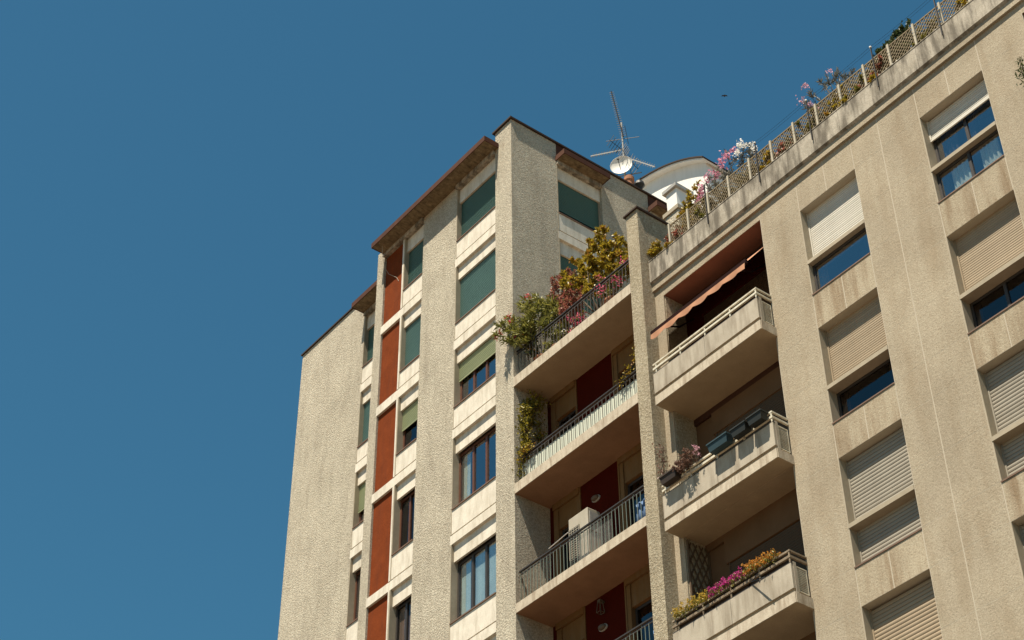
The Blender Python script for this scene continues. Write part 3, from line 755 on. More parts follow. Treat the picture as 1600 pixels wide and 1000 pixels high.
ch = thing("chimney", "white square chimney with a grey flat cap rising behind the roof trellis", "chimney", (-21.65, 22.0, 25.4))
MB().box(-21.80, -21.45, 21.80, 22.25, 28.98, 29.62).build("stack", M["white"], ch)
MB().box(-21.87, -21.38, 21.73, 22.32, 29.62, 29.72).box(-21.82, -21.43, 21.78, 22.27, 29.72, 29.75).build("cap", M["metal"], ch)
MB().box(-21.90, -21.36, 21.72, 22.33, 28.86, 28.98).build("ledge", M["reveal"], ch)
MB().box(-21.86, -21.40, 21.76, 22.30, 25.41, 28.86).build("shaft", M["stucco"], ch)

cp = MB().lathe((-26.44, 25.0, 34.22), [(.12, 0), (.12, 1.38), (.15, 1.42), (.15, 1.54), (.12, 1.58), (.09, 1.58), (.09, 1.2)], 18).build("chimney_pot", M["terracotta"], None, smooth=False)
cp["label"] = "round terracotta chimney pot at the foot of the antenna mast"; cp["category"] = "chimney pot"
vt = MB().lathe((-26.40, 25.35, 34.22), [(.08, 0), (.08, 1.3), (.12, 1.36), (.16, 1.42), (.14, 1.52), (.08, 1.59), (.001, 1.61)], 18).build("roof_vent", M["black"], None)
vt["label"] = "dark domed roof vent right of the terracotta pot"; vt["category"] = "vent"

# antenna mast
am = thing("antenna_mast", "rooftop antenna mast carrying a white satellite dish and several yagi aerials", "antenna", (-27.67, 26.0, 34.2))
MX, MY = -27.67, 26.0
MB().tube([(MX, MY, 34.2), (MX, MY, 38.2)], .035, 8).tube([(MX, MY, 38.2), (MX, MY, 39.75)], .026, 8).build("mast", M["metal"], am)
def yagi(p, q, n, l0, l1, axis, r=.012, refl=False, mat="metal"):
    p, q = Vector(p), Vector(q)
    y = MB().bar(p, q, .03).build("boom", M[mat], am)
    e = MB(); ax = Vector(axis).normalized()
    for k in range(n):
        t = (k+.4)/n; c = p.lerp(q, t); L = l0+(l1-l0)*t
        e.bar(c-ax*L/2, c+ax*L/2, r)
    e.build("yagi_elements", M["black"], y, stuff=True)
    if refl:
        f = MB(); d = (q-p).normalized(); s = d.cross(ax).normalized()
        for sg in (-1, 1):
            for k in range(5):
                c = p - d*.06 + (s*sg*.8+d*.35).normalized()*(.1+.09*k); f.bar(c-ax*.26, c+ax*.26, r)
            f.bar(p - d*.06, p-d*.06+(s*sg*.8+d*.35).normalized()*.5, r)
        f.build("reflector", M["black"], y, stuff=True)
    return y
# towards the viewer and up: the long tilted one, seen end-on from below
yagi((MX+.10, MY-.05, 39.02), (MX-.37, MY+.0, 41.50), 22, .20, .15, (.8, .6, 0), .009, mat="black")
MB().bar((MX, MY, 39.2), (MX+.10, MY-.05, 39.02), .03).bar((MX-.42, MY-.3, 39.08), (MX+.42, MY+.32, 38.98), .014).bar((MX+.25, MY-.1, 39.35), (MX+.25, MY, 38.6), .012).build("dipole", M["black"], am)
yagi((MX-.10, MY, 38.62), (MX-1.47, MY-.02, 39.45), 11, .26, .22, (.3, .35, .9), .012, True)
yagi((MX+.18, MY, 38.05), (MX+1.26, MY+.05, 36.84), 12, .20, .16, (.45, .3, .85), .011, True)
MB().bar((MX-.55, MY-.05, 37.75), (MX+.62, MY+.1, 37.15), .025).bar((MX-.35, MY, 37.95), (MX-.3, MY, 37.35), .012).bar((MX+.25, MY, 37.7), (MX+.3, MY, 37.05), .012).bar((MX+.45, MY, 37.55), (MX+.3, MY, 37.9), .012).build("fm_dipole", M["black"], am)
dd = Vector((.57, -.80, -.05)).normalized(); dc = Vector((MX+.08, MY-.20, 37.72))
prof = [(.001, -.07)] + [(.34*k/7, -.07+.07*(k/7)**2) for k in range(1, 8)] + [(.345, .01), (.34, -.01)] + [(.34*k/7, -.08+.07*(k/7)**2) for k in range(6, 0, -1)] + [(.001, -.08)]
dish = MB().lathe(dc, prof, 32, dd).build("satellite_dish", M["dish"], am, smooth=True)
low = dc + Vector((.05, -.07, -.32))
MB().tube([low, dc+dd*.42+Vector((0, 0, -.16))], .012, 6).lathe(dc+dd*.44+Vector((0, 0, -.15)), [(.001, -.03), (.03, -.03), (.03, .04), (.001, .04)], 8, dd).build("feed_arm", M["black"], dish)
MB().bar(dc-dd*.11, (MX, MY, 37.70), .05).build("dish_bracket", M["metal"], am)

# bird far up
bd = MB(); c = Vector((-23.3, 26.0, 37.2))
bd.lathe(c, [(.001, -.05), (.014, -.03), (.02, 0), (.012, .03), (.001, .05)], 8, (.8, -.5, .2))
for sg in (-1, 1):
    s = Vector((.5, .8, .1))*sg
    bd.poly([c+Vector((.02, -.012, .004)), c+s*.06+Vector((.012, -.008, .02)), c+s*.11+Vector((-.024, .016, .008)), c+Vector((-.02, .012, .004))])
bd = bd.build("bird", M["black"], None); bd["label"] = "tiny dark bird flying in the blue sky above the trellis"; bd["category"] = "bird"

# cable hanging from the eave
pts = [(-31.17, 19.72, 33.655), (-31.18, 19.75, 33.3), (-31.22, 19.86, 32.95), (-31.15, 19.97, 32.7), (-31.0, 20.01, 32.55), (-30.85, 20.045, 32.40), (-30.75, 20.05, 32.2)]
cb = MB().tube(pts, .006, 5).build("hanging_cable", M["post"], None); cb["label"] = "thin pale cable dangling from the brown eave across the top red panel"; cb["category"] = "cable"

# ================================================================== AWNING
aw = thing("awning", "orange cloth awning with scalloped valance half unrolled over the top loggia", "awning", (-19.2, 20.6, 24.6))
MB().tube([(-20.60, 20.78, 24.63), (-17.75, 20.78, 24.63)], .05, 12).build("roller", M["maroon"], aw)
ya, za = 19.90, 23.53
b = MB(); n = 24
for k in range(n):
    x0 = -20.66+(2.92)*k/n; x1 = -20.66+(2.92)*(k+1)/n
    b.poly([(x0, ya+.02, za+.06), (x1, ya+.02, za+.06), (x1, 20.755, 24.635), (x0, 20.755, 24.635)])
    b.poly([(x0, 20.755, 24.638), (x1, 20.755, 24.638), (x1, ya+.02, za+.063), (x0, ya+.02, za+.063)])
b.build("fabric", M["awning"], aw)
MB().box(-20.70, -17.80, ya-.03, ya+.03, za, za+.105).build("front_bar", M["maroon"], aw)
b = MB(); N = 84
def vz(t): return za-.11-.045*abs(math.sin(t*math.pi*6.5))**.7
for k in range(N):
    t0, t1 = k/N, (k+1)/N; x0 = -20.69+2.86*t0; x1 = -20.69+2.86*t1
    w0 = .012*math.sin(t0*37); w1 = .012*math.sin(t1*37)
    b.poly([(x0, ya-.032+w0-.01, vz(t0)), (x1, ya-.032+w1-.01, vz(t1)), (x1, ya-.032, za+.01), (x0, ya-.032, za+.01)])
    b.poly([(x0, ya-.029, za+.01), (x1, ya-.029, za+.01), (x1, ya-.029+w1-.01, vz(t1)), (x0, ya-.029+w0-.01, vz(t0))])
b.build("valance", M["awning"], aw)
for x in (-20.3, -18.1):
    MB().bar((x, 20.8, 24.2), (x, 20.35, 23.75), .03).bar((x, 20.35, 23.75), (x, ya+.03, za+.03), .03).build("folding_arm", M["maroon"], aw)

# brown lattice on the side wall of the lowest loggia
wt = thing("wall_trellis", "brown diamond wooden trellis on the shaded side wall of the lowest loggia", "trellis", (-20.66, 20.6, 15.84))
b = MB(lambda a, d, z: (-20.655+d, a, z)); h, w, p = 2.7, .56, .155
for sgn, y in ((1, 0), (-1, .012)):
    k = -int(h*.5/p)-2
    while k*p < w+h*.5:
        x0 = k*p
        xa, xb = (x0, x0+h*.5) if sgn > 0 else (x0+h*.5, x0)
        at = lambda x: (x-xa)*h/(xb-xa)
        lo, hi = max(min(xa, xb), 0), min(max(xa, xb), w)
        if hi-lo > .02: b.bar((20.38+lo, y, 15.9+at(lo)), (20.38+hi, y, 15.9+at(hi)), .03, .010, (0, 1, 0))
        k += 1
b.build("laths", M["trellis_brown"], wt, stuff=True)
b = MB(lambda a, d, z: (-20.655+d, a, z)); b.box(20.37, 20.40, -.012, .03, 15.88, 18.62).box(20.93, 20.955, -.012, .03, 15.88, 18.62); b.build("frame", M["trellis_brown"], wt)

# ================================================================== BALCONY THINGS
ac = thing("air_conditioner", "tall beige air conditioning unit with dark grille standing on the balcony", "air conditioner", (-23.82, 20.5, 19.385))
x0, x1, y0, y1, z0, z1 = -24.13, -23.49, 20.33, 20.68, 19.45, 20.90
bevel(MB().box(x0, x1, y0, y1, z0, z1).build("casing", M["casing"], ac), .015)
MB().box(x0+.03, x0+.36, y0-.008, y0+.01, z0+.08, z0+1.16).build("grille_backing", M["black"], ac)
b = MB()
for k in range(19): b.box(x0+.03, x0+.36, y0-.018, y0-.009, z0+.10+k*.057, z0+.110+k*.057)
for k in range(5): b.box(x0+.03+k*.08, x0+.040+k*.08, y0-.026, y0-.019, z0+.08, z0+1.16)
b.build("grille", M["casing"], ac, stuff=True)
MB().box(x1+.001, x1+.012, y0+.05, y1-.04, z0+.9, z1-.08).build("side_cover", M["metal"], ac)
MB().box(x0+.05, x0+.12, y0+.03, y1-.03, 19.386, z0).box(x1-.12, x1-.05, y0+.03, y1-.03, 19.386, z0).build("foot", M["black"], ac)
rd = MB().tube([(-24.75, 20.28, 20.48), (-24.12, 20.30, 20.57)], .012, 6).build("drying_pole", M["white"], None); rd["label"] = "short white pole poking left from the air conditioner"; rd["category"] = "pole"

def bulkhead(x, z, label):
    t = thing("wall_lamp", label, "lamp", (x, 21.0, z), "wall lamps on the dark red balcony walls")
    ax = (0, -1, 0)
    b = MB(); b.lathe((0, 0, 0), [(.001, .0), (.105, .0), (.105, .03), (.09, .035)], 20, ax)
    m = b.mesh("base", M["metal"]); o = place("base", m, t, (x, 20.998, z)); o.scale = (1.25, 1, .72)
    b = MB(); b.lathe((0, 0, 0), [(.09, .036), (.085, .07), (.06, .10), (.03, .112), (.001, .115)], 20, ax)
    m = b.mesh("glass_cover", M["lamp_glass"]); o = place("glass_cover", m, t, (x, 20.998, z)); o.scale = (1.25, 1, .72)
bulkhead(-23.94, 21.62, "oval opal wall lamp on the dark red wall above the air conditioner")
bulkhead(-23.90, 18.40, "oval opal wall lamp just above the bottom balcony railing")
ln = thing("wall_lantern", "small four-sided pale wall lantern high on the dark red wall", "lantern", (-23.87, 21.0, 18.8))
b = MB()
T = [(-.035, -.035), (.035, -.035), (.035, .035), (-.035, .035)]; Bq = [(-.06, -.06), (.06, -.06), (.06, .06), (-.06, .06)]
c0 = Vector((-23.87, 20.90, 18.76))
for k in range(4):
    p = c0+Vector((T[k][0], T[k][1], .20)); q = c0+Vector((Bq[k][0], Bq[k][1], -.05)); q2 = c0+Vector((Bq[(k+1) % 4][0], Bq[(k+1) % 4][1], -.05))
    b.bar(p, q, .013); b.bar(q, q2, .013)
b.box(c0.x-.042, c0.x+.042, c0.y-.042, c0.y+.042, c0.z+.19, c0.z+.25).box(c0.x-.03, c0.x+.03, c0.y+.06, 20.999, c0.z+.2, c0.z+.25)
b.build("frame", M["lamp_glass"], ln)
for zt, x, lab in ((19.385, -21.88, "blue cloth hanging behind the railing right of the air conditioner"), (16.36, -21.62, "blue cloth hanging behind the bottom balcony railing")):
    b = MB(); xs = np.linspace(x, x+.48 if zt > 18 else x+.25, 17)
    for k in range(16):
        ya = 20.24+.018*math.sin(k*1.3); yb = 20.24+.018*math.sin((k+1)*1.3)
        b.poly([(xs[k], ya, zt+.06), (xs[k+1], yb, zt+.06), (xs[k+1], yb, zt+.66), (xs[k], ya, zt+.66)])
    o = b.build("hanging_cloth", M["blue"], None, smooth=True); o["label"] = lab; o["category"] = "cloth"; o["group"] = "blue cloths on the balconies"
    sm = o.modifiers.new("thick", 'SOLIDIFY'); sm.thickness = .008

def planter(x0, x1, y0, y1, z0, z1, mat, label, soil=True, taper=.03, name="planter_box"):
    t = thing(name, label, "planter", ((x0+x1)/2, (y0+y1)/2, z0), "window boxes on the concrete balconies")
    b = MB()
    B0 = [(x0+taper, y0+taper, z0), (x1-taper, y0+taper, z0), (x1-taper, y1-taper, z0), (x0+taper, y1-taper, z0)]
    T0 = [(x0, y0, z1), (x1, y0, z1), (x1, y1, z1), (x0, y1, z1)]
    b.poly(B0[::-1])
    for k in range(4): b.poly([B0[k], B0[(k+1) % 4], T0[(k+1) % 4], T0[k]])
    bo = b.build("box", M[mat], t)
    r = MB().box(x0-.01, x1+.01, y0-.01, y0+.008, z1-.03, z1).box(x0-.01, x1+.01, y1-.008, y1+.01, z1-.03, z1).box(x0-.01, x0+.008, y0+.008, y1-.008, z1-.03, z1).box(x1-.008, x1+.01, y0+.008, y1-.008, z1-.03, z1)
    r.build("rim", M[mat], t)
    if soil: MB().box(x0+.009, x1-.009, y0+.009, y1-.009, z1-.06, z1-.035).build("soil", M["soil"], t)
    return t
PY0, PY1 = 19.70, 19.90
planter(-20.58, -20.12, PY0, PY1, 19.58, 19.76, "planter_brown", "brown window box with withered plants at the left end of the railing")
planter(-19.20, -18.66, PY0-.01, PY1, 19.56, 19.75, "planter_teal", "teal window box, third from the right balcony corner")
planter(-18.57, -18.17, PY0, PY1, 19.55, 19.73, "planter_dark", "dark grey window box between the teal box and the corner box")
planter(-18.12, -17.74, PY0, PY1, 19.56, 19.74, "planter_dark", "dark grey window box nearest the railing corner")
planter(-20.66, -19.72, 19.965, 20.11, 16.50, 16.68, "planter_brown", "low brown window box under the yellow flowers at the left")
planter(-19.70, -18.78, 19.965, 20.11, 16.50, 16.68, "planter_brown", "low brown window box under the magenta flowers")
planter(-18.76, -17.86, 19.965, 20.11, 16.50, 16.68, "planter_brown", "low brown window box under the orange flowers at the right")
st = MB().bar((-18.62, 19.89, 16.50), (-18.12, 19.72, 16.29), .016).bar((-18.62, 19.89, 16.50), (-18.22, 19.70, 16.44), .010).build("bent_stake", M["black"], None)
st["label"] = "thin dark stake leaning out over the lowest concrete parapet"; st["category"] = "stake"

# ================================================================== PLANTS
class Leaves:
    def __init__(s): s.V = []; s.F = []; s.T = []; s.n = 0
    def add(s, P, D, L, W, tone, fold=.25, droop=.15):
        """many leaves at once: P points (k,3), D directions, folded along the midrib"""
        k = len(P)
        if not k: return
        D = D/np.linalg.norm(D, axis=1, keepdims=True)
        r = RNG.normal(size=(k, 3)); S = np.cross(D, r); S /= np.linalg.norm(S, axis=1, keepdims=True)
        N = np.cross(S, D)
        L = L*RNG.uniform(.65, 1.2, (k, 1)); W = W*RNG.uniform(.7, 1.2, (k, 1))
        a = P; m = P+D*L*.5-N*0; t = P+D*L+N*(-droop*L)
        l = P+D*L*.48+S*W*.5+N*W*fold; q = P+D*L*.48-S*W*.5+N*W*fold
        V = np.stack([a, l, t, q], 1).reshape(-1, 3)
        F = (np.arange(k)[:, None]*4+np.array([[0, 1, 2, 0, 2, 3]])).reshape(-1, 3)+s.n
        s.V.append(V); s.F.append(F); s.T.append(np.repeat(tone, 2)); s.n += 4*k
    def build(s, name, mat, parent):
        if not s.V: return None
        V = np.concatenate(s.V)-np.array(root_loc(parent)); F = np.concatenate(s.F); T = np.concatenate(s.T)
        m = bpy.data.meshes.new(name)
        m.vertices.add(len(V)); m.vertices.foreach_set("co", V.ravel().astype(np.float32))
        m.loops.add(F.size); m.loops.foreach_set("vertex_index", F.ravel().astype(np.int32))
        m.polygons.add(len(F)); m.polygons.foreach_set("loop_start", np.arange(0, F.size, 3, dtype=np.int32))
        m.update(calc_edges=True); m.validate()
        at = m.attributes.new("tone", 'FLOAT', 'FACE'); at.data.foreach_set("value", T.astype(np.float32))
        m.materials.append(M[mat])
        o = bpy.data.objects.new(name, m); COL.objects.link(o); o.parent = parent; o["kind"] = "stuff"
        return o

def shrub(label, base, tips, leaf, leaf_len, leaf_w, per=60, twigs=5, twig_len=.25, name="shrub", cat="shrub", group=None, flower=None, nflow=0, flow_size=.045, flow_at=None, stem_r=.012, whorl=.8, pot=None, droop=0., spread=.05, leafstart=.35, flower_r=.07):
    """stems run from the base to each tip; twigs leave them, leaves sit along stem ends and twigs"""
    t = thing(name, label, cat, base, group)
    st = MB(); lv = Leaves(); fl = Leaves(); ends = []
    base = Vector(base)
    for tip in tips:
        tip = Vector(tip); d = tip-base; L = d.length
        side_ = Vector((random.uniform(-1, 1), random.uniform(-1, 1), random.uniform(-.2, .4)))*L*.12
        b0 = base+Vector((random.uniform(-spread, spread), random.uniform(-spread, spread), 0))
        pts = [b0.lerp(tip, s) + side_*(4*s*(1-s)) + Vector((0, 0, -droop*L*s*s)) for s in np.linspace(0, 1, 7)]
        st.tube(pts, stem_r, 5, stem_r*.35)
        lines = [(pts, leafstart)]
        for k in range(twigs):
            s = random.uniform(.45, .98); i = min(5, int(s*6)); p = pts[i].lerp(pts[i+1], s*6-i)
            dv = (pts[i+1]-pts[i]).normalized()*.7+Vector((random.gauss(0, .6), random.gauss(0, .6), random.gauss(.15, .45)))
            q = p+dv.normalized()*twig_len*random.uniform(.5, 1.2)
            mid = p.lerp(q, .5)+Vector((0, 0, .1*twig_len))
            st.tube([p, mid, q], stem_r*.4, 4, stem_r*.2); lines.append(([p, mid, q], .25)); ends.append(q)
        ends.append(pts[-1])
        for ln_, s0 in lines:
            A = np.array(ln_); seg = len(A)-1
            k = max(6, int(per*(1. if len(ln_) > 3 else .5)))
            s = RNG.uniform(s0, 1, k)**.8*seg; i = np.minimum(s.astype(int), seg-1); f = (s-i)[:, None]
            P = A[i]*(1-f)+A[i+1]*f
            T = A[i+1]-A[i]; T = T/np.maximum(np.linalg.norm(T, axis=1, keepdims=True), 1e-6)
            D = T*RNG.uniform(.1, .9, (k, 1))+RNG.normal(size=(k, 3))*whorl+np.array([0, 0, .25-droop])
            clump = random.random()*.4
            lv.add(P, D, leaf_len, leaf_w, np.clip(RNG.uniform(0, .65, k)+clump, 0, 1))
    st.build("stems", M["stem"], t); o = lv.build("foliage", leaf, t)
    if flower:
        src = flow_at or ends
        for k in range(nflow):
            c = Vector(src[k % len(src)] if flow_at else random.choice(ends))
            c = c+Vector((random.gauss(0, .03), random.gauss(0, .03), random.gauss(.02, .03)))
            n = 16
            P = np.array(c)+RNG.normal(size=(n, 3))*flower_r*.55
            fl.add(P, RNG.normal(size=(n, 3))+np.array([.2, -.6, .5]), flow_size, flow_size*.9, RNG.uniform(0, 1, n), .15)
        fl.build("flowers", flower, t)
    if pot:
        r, h, pm = pot
        MB().lathe((base.x, base.y, base.z-h), [(.001, 0), (r*.7, 0), (r, h*.92), (r*1.1, h*.92), (r*1.1, h*1.04), (r*.95, h*1.04), (r*.9, h*.9), (.001, h*.9)], 20).build("pot", M[pm], t)
    return t

def fan(c, sx, sy, z0, z1, n, lean=(0, 0)):
    return [(c[0]+random.uniform(-sx, sx)+lean[0], c[1]+random.uniform(-sy, sy)+lean[1], random.uniform(z0, z1)) for _ in range(n)]

ZT = 25.51    # terrace floor
# red oleander in the near left corner, leaning out past the tower corner
shrub("bushy oleander with a few red blooms leaning past the tower corner", (-24.95, 20.42, ZT+.35),
      [(-25.75, 19.70, 26.65), (-25.65, 19.75, 26.95), (-25.55, 19.85, 27.25), (-25.3, 20.1, 27.5), (-25.15, 20.2, 27.75), (-24.9, 20.3, 27.7), (-24.7, 20.35, 27.5), (-24.95, 20.15, 27.3), (-25.35, 19.85, 26.75), (-25.0, 20.0, 27.0), (-24.65, 20.2, 27.1), (-24.4, 20.25, 26.95), (-25.4, 20.2, 27.0), (-24.6, 20.4, 27.3), (-24.85, 19.95, 26.75), (-24.3, 20.2, 26.75)],
      "leaf_oleander", .18, .034, 52, 5, .24, "oleander", "oleander", None, "petal_red", 7, .05,
      [(-25.55, 19.85, 27.3), (-25.15, 20.2, 27.8), (-25.7, 19.72, 26.75), (-25.78, 19.68, 26.6), (-25.5, 19.85, 27.1), (-25.1, 20.15, 27.7), (-25.45, 20., 26.6)], pot=(.22, .35, "terracotta"))
# russet shrub
shrub("russet red-leaved shrub in the middle of the plant-filled terrace", (-24.15, 20.55, ZT+.35),
      fan((-24.2, 20.5), .45, .2, 27.2, 28.25, 10, (-.1, 0)) + fan((-23.8, 20.4), .45, .15, 26.6, 27.3, 9),
      "leaf_red", .085, .035, 70, 6, .26, pot=(.2, .35, "terracotta"), leafstart=.25)
# yellow-green tree
tips = [(-23.0, 20.6, 28.75), (-23.35, 20.6, 28.6), (-22.65, 20.6, 28.45), (-22.4, 20.6, 28.1), (-22.85, 20.45, 28.2), (-23.3, 20.5, 28.1), (-22.3, 20.6, 27.75), (-22.65, 20.45, 27.7), (-23.0, 20.4, 27.6), (-23.9, 20.65, 28.35), (-24.25, 20.65, 28.3), (-24.5, 20.7, 28.2), (-23.6, 20.55, 28.1), (-22.1, 20.6, 27.4), (-22.5, 20.5, 27.3), (-23.35, 20.4, 27.25), (-23.7, 20.6, 27.9)]
shrub("tall yellow-green leafy tree rising above the terrace railing", (-23.0, 20.6, ZT+.4), tips, "leaf_yellow", .105, .06, 85, 8, .21, "potted_tree", "tree", None, stem_r=.022, whorl=.9, pot=(.27, .4, "terracotta"), leafstart=.66)
shrub("slim yellow-green tree close to the fin pier at the terrace's right end", (-21.62, 20.5, ZT+.35), [(-21.55, 20.45, 28.0), (-21.6, 20.45, 27.6), (-21.68, 20.4, 27.2), (-21.75, 20.35, 26.9), (-21.6, 20.35, 26.8), (-21.85, 20.35, 26.7), (-21.5, 20.4, 27.4)],
      "leaf_yellow", .085, .045, 85, 7, .17, "potted_tree", "tree", None, stem_r=.016, pot=(.18, .35, "terracotta"), leafstart=.4)
# flowers behind and through the bars
shrub("trailing bougainvillea with cerise flowers behind the right of the terrace railing", (-22.3, 20.3, ZT+.3), fan((-22.15, 20.2), .5, .06, 25.85, 26.5, 14), "leaf_green", .06, .035, 26, 5, .18, "bougainvillea", "flowering plant", None, "petal_cerise", 26, .042, pot=(.17, .3, "terracotta"))
shrub("low cerise flowering plant behind the middle of the terrace railing", (-23.55, 20.3, ZT+.25), fan((-23.5, 20.2), .45, .05, 25.72, 26.15, 12), "leaf_green", .055, .03, 22, 4, .14, "flowering_plant", "flowering plant", None, "petal_cerise", 20, .04, pot=(.15, .25, "terracotta"))
shrub("green leafy plant behind the terrace railing under the russet shrub", (-24.25, 20.3, ZT+.22), fan((-24.2, 20.22), .35, .05, 25.75, 26.35, 12), "leaf_oleander", .08, .03, 40, 5, .16, "leafy_plant", "plant", None, "petal_white", 3, .04, pot=(.15, .22, "terracotta"))
shrub("small plant with a yellow bloom at the left end of the terrace railing", (-25.15, 20.3, ZT+.2), fan((-25.1, 20.16), .25, .05, 25.85, 26.5, 7), "leaf_dark", .07, .03, 26, 4, .14, "leafy_plant", "plant", None, "petal_orange", 5, .045, pot=(.13, .2, "terracotta"))
# second balcony
def climber(label, pts, leaf, L, W, n, name="climber", cat="climbing plant", jit=.08, flower=None, nf=0, droop=.3):
    t = thing(name, label, cat, pts[0])
    A = np.array(pts); seg = len(A)-1; st = MB()
    for k in range(7):
        j = [Vector(p)+Vector((random.gauss(0, jit*.6), random.gauss(0, jit*.6), random.gauss(0, jit*.4))) for p in pts]
        st.tube(j, .007, 4, .003)
    st.build("stems", M["stem"], t)
    s = RNG.uniform(0, seg, n); i = np.minimum(s.astype(int), seg-1); f = (s-i)[:, None]
    P = A[i]*(1-f)+A[i+1]*f + RNG.normal(size=(n, 3))*jit
    lv = Leaves(); lv.add(P, RNG.normal(size=(n, 3))*.7+np.array([.3, -.4, -droop]), L, W, np.clip(RNG.uniform(0, 1, n), 0, 1)); lv.build("foliage", leaf, t)
    if flower:
        fl = Leaves(); q = RNG.choice(n, nf)
        fl.add(P[q], RNG.normal(size=(nf, 3))+np.array([.2, -.6, .4]), .05, .045, RNG.uniform(0, 1, nf)); fl.build("flowers", flower, t)
    return t
climber("yellow-green ivy climbing the balcony's left side wall beside the pale sheet", [(-25.45, 20.22, 22.5), (-25.46, 20.22, 23.2), (-25.46, 20.24, 23.9), (-25.46, 20.25, 24.4), (-25.46, 20.3, 24.85)], "leaf_ivy", .085, .06, 900, "ivy", jit=.075)
climber("darker ivy spreading deeper along the shaded side wall of the balcony", [(-25.47, 20.9, 22.9), (-25.47, 20.75, 23.6), (-25.47, 20.6, 24.3), (-25.47, 20.45, 24.95), (-25.47, 20.7, 25.0)], "leaf_ivy", .075, .055, 700, "ivy", jit=.10)
climber("sparse yellowing vine over the right end of the pale-sheeted railing", [(-22.0, 20.12, 23.12), (-21.8, 20.08, 23.2), (-21.62, 20.10, 23.35), (-21.45, 20.12, 23.5), (-21.40, 20.12, 23.75)], "leaf_yellow", .07, .04, 150, "vine", jit=.055)
climber("tuft of yellow-green vine spilling over the left end of the railing", [(-25.4, 20.05, 23.1), (-25.2, 20.05, 23.25), (-25.0, 20.07, 23.3)], "leaf_yellow", .08, .045, 130, "vine", jit=.06)
# right-hand block: dry plants
climber("tall dry climber with withered pinkish leaves against the fin pier", [(-20.55, 19.80, 19.72), (-20.58, 19.80, 20.0), (-20.56, 19.8, 20.3), (-20.60, 19.8, 20.6)], "leaf_dry", .055, .035, 150, "dry_climber", "dead plant", .055)
shrub("withered brown bush spilling from the brown window box", (-20.0, 19.80, 19.7), fan((-19.92, 19.78), .22, .1, 19.62, 19.95, 14), "leaf_dry", .06, .025, 22, 6, .12, "dry_bush", "dead plant", None, stem_r=.006)
shrub("sprig of pale pink flowers beside the withered bush", (-19.68, 19.82, 19.72), fan((-19.6, 19.8), .16, .05, 19.78, 19.95, 6), "leaf_dry", .05, .02, 8, 3, .08, "flower_sprig", "flowering plant", None, "petal_lilac", 8, .03, stem_r=.005, flower_r=.03)
# right-hand block: lowest balcony flowers
def bedding(label, x0, x1, z, petal, n, name="bedding_flowers"):
    t = thing(name, label, "flowers", ((x0+x1)/2, 19.80, z), "bedding flowers in the balcony boxes")
    k = n*3
    P = np.stack([RNG.uniform(x0, x1, k), RNG.normal(19.945, .055, k), z+RNG.uniform(-.08, .10, k)], 1)
    lv = Leaves(); lv.add(P, RNG.normal(size=(k, 3))*.7+np.array([.1, -.4, .3]), .06, .035, RNG.uniform(0, 1, k)); lv.build("foliage", "leaf_green", t)
    fl = Leaves()
    for _ in range(n):
        c = np.array([random.uniform(x0, x1), random.gauss(19.93, .055), z+random.uniform(-.02, .17)])
        fl.add(c+RNG.normal(size=(9, 3))*.018, RNG.normal(size=(9, 3))*.7+np.array([.2, -.6, .5]), .034, .032, RNG.uniform(0, 1, 9), .1)
    fl.build("flowers", petal, t)
    st = MB()
    for _ in range(14):
        x = random.uniform(x0, x1); st.tube([(x, 20.02, z-.05), (x+random.gauss(0, .03), 19.97, z+.03), (x+random.gauss(0, .05), 19.94, z+.1)], .004, 4)
    st.build("stems", M["stem"], t)
bedding("yellow bedding flowers spilling from the left window box of the lowest balcony", -20.66, -19.75, 16.72, "petal_yellow", 80)
bedding("magenta bedding flowers in the middle window box of the lowest balcony", -19.72, -18.80, 16.72, "petal_magenta", 85)
bedding("orange bedding flowers in the right window box of the lowest balcony", -18.78, -17.95, 16.72, "petal_orange", 85)
# terrace behind the trellis
TZ = 25.45
shrub("yellow-green bush between the white chimney and the trellis", (-19.85, 20.75, TZ+.2), fan((-19.85, 20.6), .27, .08, 26.8, 27.55, 18), "leaf_yellow", .08, .035, 50, 6, .16, pot=(.16, .2, "terracotta"))
shrub("pink oleander in full bloom overtopping the trellis", (-18.85, 20.8, TZ+.3), [(-19.40, 20.55, 26.85), (-19.42, 20.6, 27.1), (-19.35, 20.6, 27.35), (-19.1, 20.65, 27.5), (-18.95, 20.65, 27.65), (-18.7, 20.7, 27.75), (-18.55, 20.75, 27.7), (-18.8, 20.65, 27.4), (-18.6, 20.6, 27.2), (-19.0, 20.6, 27.1)],
      "leaf_grey", .12, .028, 30, 3, .16, "oleander", "oleander", None, "petal_pink", 24, .055, [(-19.42, 20.5, 26.85), (-19.42, 20.52, 27.05), (-19.38, 20.55, 27.25), (-19.3, 20.55, 27.4), (-19.05, 20.6, 27.5), (-18.85, 20.6, 27.65), (-18.7, 20.65, 27.75), (-18.5, 20.7, 27.75), (-18.95, 20.55, 27.3), (-18.75, 20.6, 27.45), (-18.6, 20.6, 27.6)], pot=(.2, .3, "terracotta"), flower_r=.075)
shrub("white oleander in bloom right of the pink one above the trellis", (-18.0, 20.8, TZ+.3), [(-18.25, 20.6, 27.35), (-18.15, 20.6, 27.5), (-17.95, 20.6, 27.45), (-17.8, 20.6, 27.25), (-18.05, 20.6, 27.1), (-17.7, 20.6, 27.05)],
      "leaf_grey", .12, .028, 34, 3, .14, "oleander", "oleander", None, "petal_white", 12, .052, [(-18.25, 20.55, 27.35), (-18.15, 20.55, 27.52), (-17.98, 20.55, 27.48), (-17.82, 20.55, 27.3), (-17.72, 20.55, 27.1)], pot=(.2, .3, "terracotta"), flower_r=.07)
